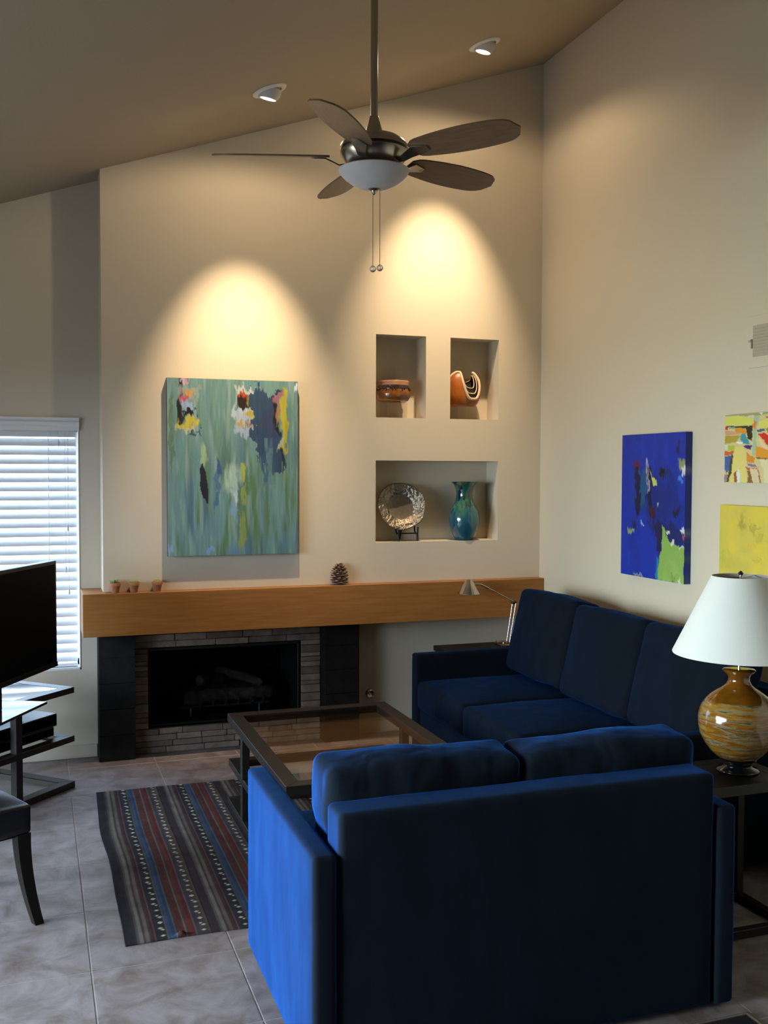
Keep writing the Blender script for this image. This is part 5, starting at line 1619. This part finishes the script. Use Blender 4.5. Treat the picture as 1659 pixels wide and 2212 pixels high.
# ================================================================== RUGS
def rug_mesh(name, x0, x1, y0, y1, colfun, wav, label, cat, nx, ny, th=0.006):
    xs = np.linspace(0, 1, nx); ys = np.linspace(0, 1, ny)
    uu, vv = np.meshgrid(xs, ys)
    colr = colfun(uu * (x1 - x0), vv * (y1 - y0), uu, vv)
    X, Y, Z = wav(uu, vv)
    verts = np.stack([X, Y, Z], -1).reshape(-1, 3)
    idx = np.arange(nx * ny).reshape(ny, nx)
    faces = np.stack([idx[:-1, :-1], idx[:-1, 1:], idx[1:, 1:], idx[1:, :-1]], -1).reshape(-1, 4)
    border = list(idx[0, :]) + list(idx[1:, -1]) + list(idx[-1, -2::-1]) + list(idx[-2:0, 0])
    nb = len(border); base = nx * ny
    low = verts[border].copy(); low[:, 2] = 0.0006
    verts = np.vstack([verts, low])
    side = [(border[i], base + i, base + (i + 1) % nb, border[(i + 1) % nb]) for i in range(nb)]
    cols = np.vstack([colr.reshape(-1, 3), colr.reshape(-1, 3)[border]])
    me = bpy.data.meshes.new(name)
    me.from_pydata(verts.tolist(), [], faces.tolist() + [tuple(int(q) for q in s_) for s_ in side])
    at = me.color_attributes.new('paint', 'FLOAT_COLOR', 'POINT')
    arr = np.ones((len(verts), 4)); arr[:, :3] = cols
    at.data.foreach_set('color', arr.ravel())
    me.polygons.foreach_set('use_smooth', [True] * len(me.polygons))
    me.materials.append(M['wool'])
    o_ = bpy.data.objects.new(name, me); C.objects.link(o_)
    tag(o_, label, cat)
    return o_
M['wool'] = attr_mat('flatwoven_wool', 0.95, 0.1, bump=(500, 0.5, 0.002))
RGX0, RGX1, RGY0, RGY1 = 0.270, 2.05, 3.432, 5.128
def kilim(px, py, uu, vv):
    """stripes along y; the pattern repeats across x"""
    n_ = vnoise(uu.shape[0], uu.shape[1], 60, 30, 71, 3)
    def cl(c): return np.array(lin(c)) / np.array((0.80, 0.80, 0.92))
    out = np.zeros(uu.shape + (3,)); out[:] = cl((40, 36, 40))
    def stripe(a, b, c, period=None, off=0):
        q = (px - off) % P_ if period is None else px
        m_ = (q >= a) & (q < b)
        out[m_] = cl(c)
    P_ = 0.285
    OFF = 0.010
    # order within one repeat, in metres
    for a, b, c in ((0.000, 0.030, (44, 38, 46)), (0.030, 0.038, (66, 62, 66)), (0.038, 0.052, (88, 84, 88)), (0.052, 0.060, (58, 48, 52)), (0.060, 0.072, (78, 74, 74)),
                    (0.072, 0.082, (54, 44, 50)), (0.082, 0.090, (54, 34, 42)), (0.090, 0.093, (72, 66, 64)), (0.093, 0.100, (48, 34, 40)), (0.100, 0.106, (40, 38, 52)), (0.106, 0.132, (36, 38, 44)), (0.132, 0.137, (74, 66, 60)),
                    (0.137, 0.146, (40, 56, 90)), (0.146, 0.148, (60, 60, 70)), (0.148, 0.160, (36, 52, 82)), (0.160, 0.166, (72, 72, 76)), (0.166, 0.172, (50, 44, 48)), (0.172, 0.194, (68, 38, 40)), (0.194, 0.200, (84, 80, 76)),
                    (0.200, 0.206, (50, 52, 60)), (0.206, 0.217, (76, 40, 42)), (0.217, 0.219, (60, 40, 44)), (0.219, 0.230, (70, 37, 41)), (0.230, 0.236, (80, 72, 72)), (0.236, 0.246, (52, 48, 62)), (0.246, 0.274, (58, 52, 56)),
                    (0.274, 0.280, (68, 60, 58)), (0.280, 0.285, (28, 27, 30))):
        stripe(a, b, c, off=OFF)
    # woven lozenges
    q = (px - OFF) % P_
    for cx, per in ((0.119, 0.052), (0.260, 0.050)):
        k = np.floor(py / per); fy = (py / per - k - 0.5) * per; fx = q - cx
        odd = (k % 2) == 0
        dia = (np.abs(fx) + np.abs(fy)) < 0.0095
        ess = (np.abs(fx + 0.004 * np.sign(fy)) + np.abs(np.abs(fy) - 0.0075)) < 0.0075
        m_ = np.where(odd, dia, ess)
        out[m_ & (np.abs(fx) < 0.012)] = cl((158, 154, 148))
    # dark dots in the red-brown band
    k = np.floor(py / 0.045); fy = (py / 0.045 - k - 0.5) * 0.045
    m_ = (np.abs(q - 0.183) < 0.006) & (np.abs(fy) < 0.009)
    out[m_] = cl((44, 40, 50))
    edge = px < 0.030
    out[edge] = cl((34, 32, 40))
    fl = vnoise(uu.shape[0], uu.shape[1], 130, 5, 72, 2)
    out *= ((0.70 + 0.6 * n_) * (0.78 + 0.44 * fl))[..., None]
    return out
def kilim_wave(uu, vv):
    X = RGX0 + uu * (RGX1 - RGX0)
    Y = RGY0 + vv * (RGY1 - RGY0)
    fade = np.exp(-uu / 0.12)
    X = X + fade * (-0.016 * np.exp(-((vv - 0.70) / 0.16) ** 2) + 0.002 * np.sin(vv * 19) + 0.002)
    Y = Y + np.exp(-vv / 0.05) * (0.012 * np.sin(uu * 10) - 0.006) + uu * np.where(vv < 0.5, -0.015, -0.015)
    Z = 0.0062 + 0.0015 * np.sin(uu * 23) * np.sin(vv * 11) * 0.4
    # turned-up bit at the near edge
    Z = Z + 0.020 * np.exp(-((uu - 0.106) / 0.010) ** 2) * np.exp(-(vv / 0.010) ** 2)
    Z = np.where((X > 0.62), np.minimum(Z, 0.0062), Z)
    return X, Y, Z
rug_mesh('striped_rug', RGX0, RGX1, RGY0, RGY1, kilim, kilim_wave, 'flat-woven rug with dark stripes and rows of pale lozenges under the coffee table', 'rug', 420, 400)
def dark_rug(px, py, uu, vv):
    n_ = vnoise(uu.shape[0], uu.shape[1], 30, 30, 77, 3)
    out = np.zeros(uu.shape + (3,)); out[:] = (0.025, 0.020, 0.022)
    m_ = (px > px.max() - 0.012) | (py > py.max() - 0.008)
    out[m_] = (0.22, 0.19, 0.17)
    return out * (0.7 + 0.6 * n_)[..., None]
rug_mesh('dark_rug', 1.2, 1.975, 1.1, 2.408, dark_rug, lambda u, v: (1.2 + u * 0.775, 1.1 + v * 1.308, 0.005 + 0 * u), 'corner of a dark rug with pale edge, behind the loveseat', 'rug', 160, 200)
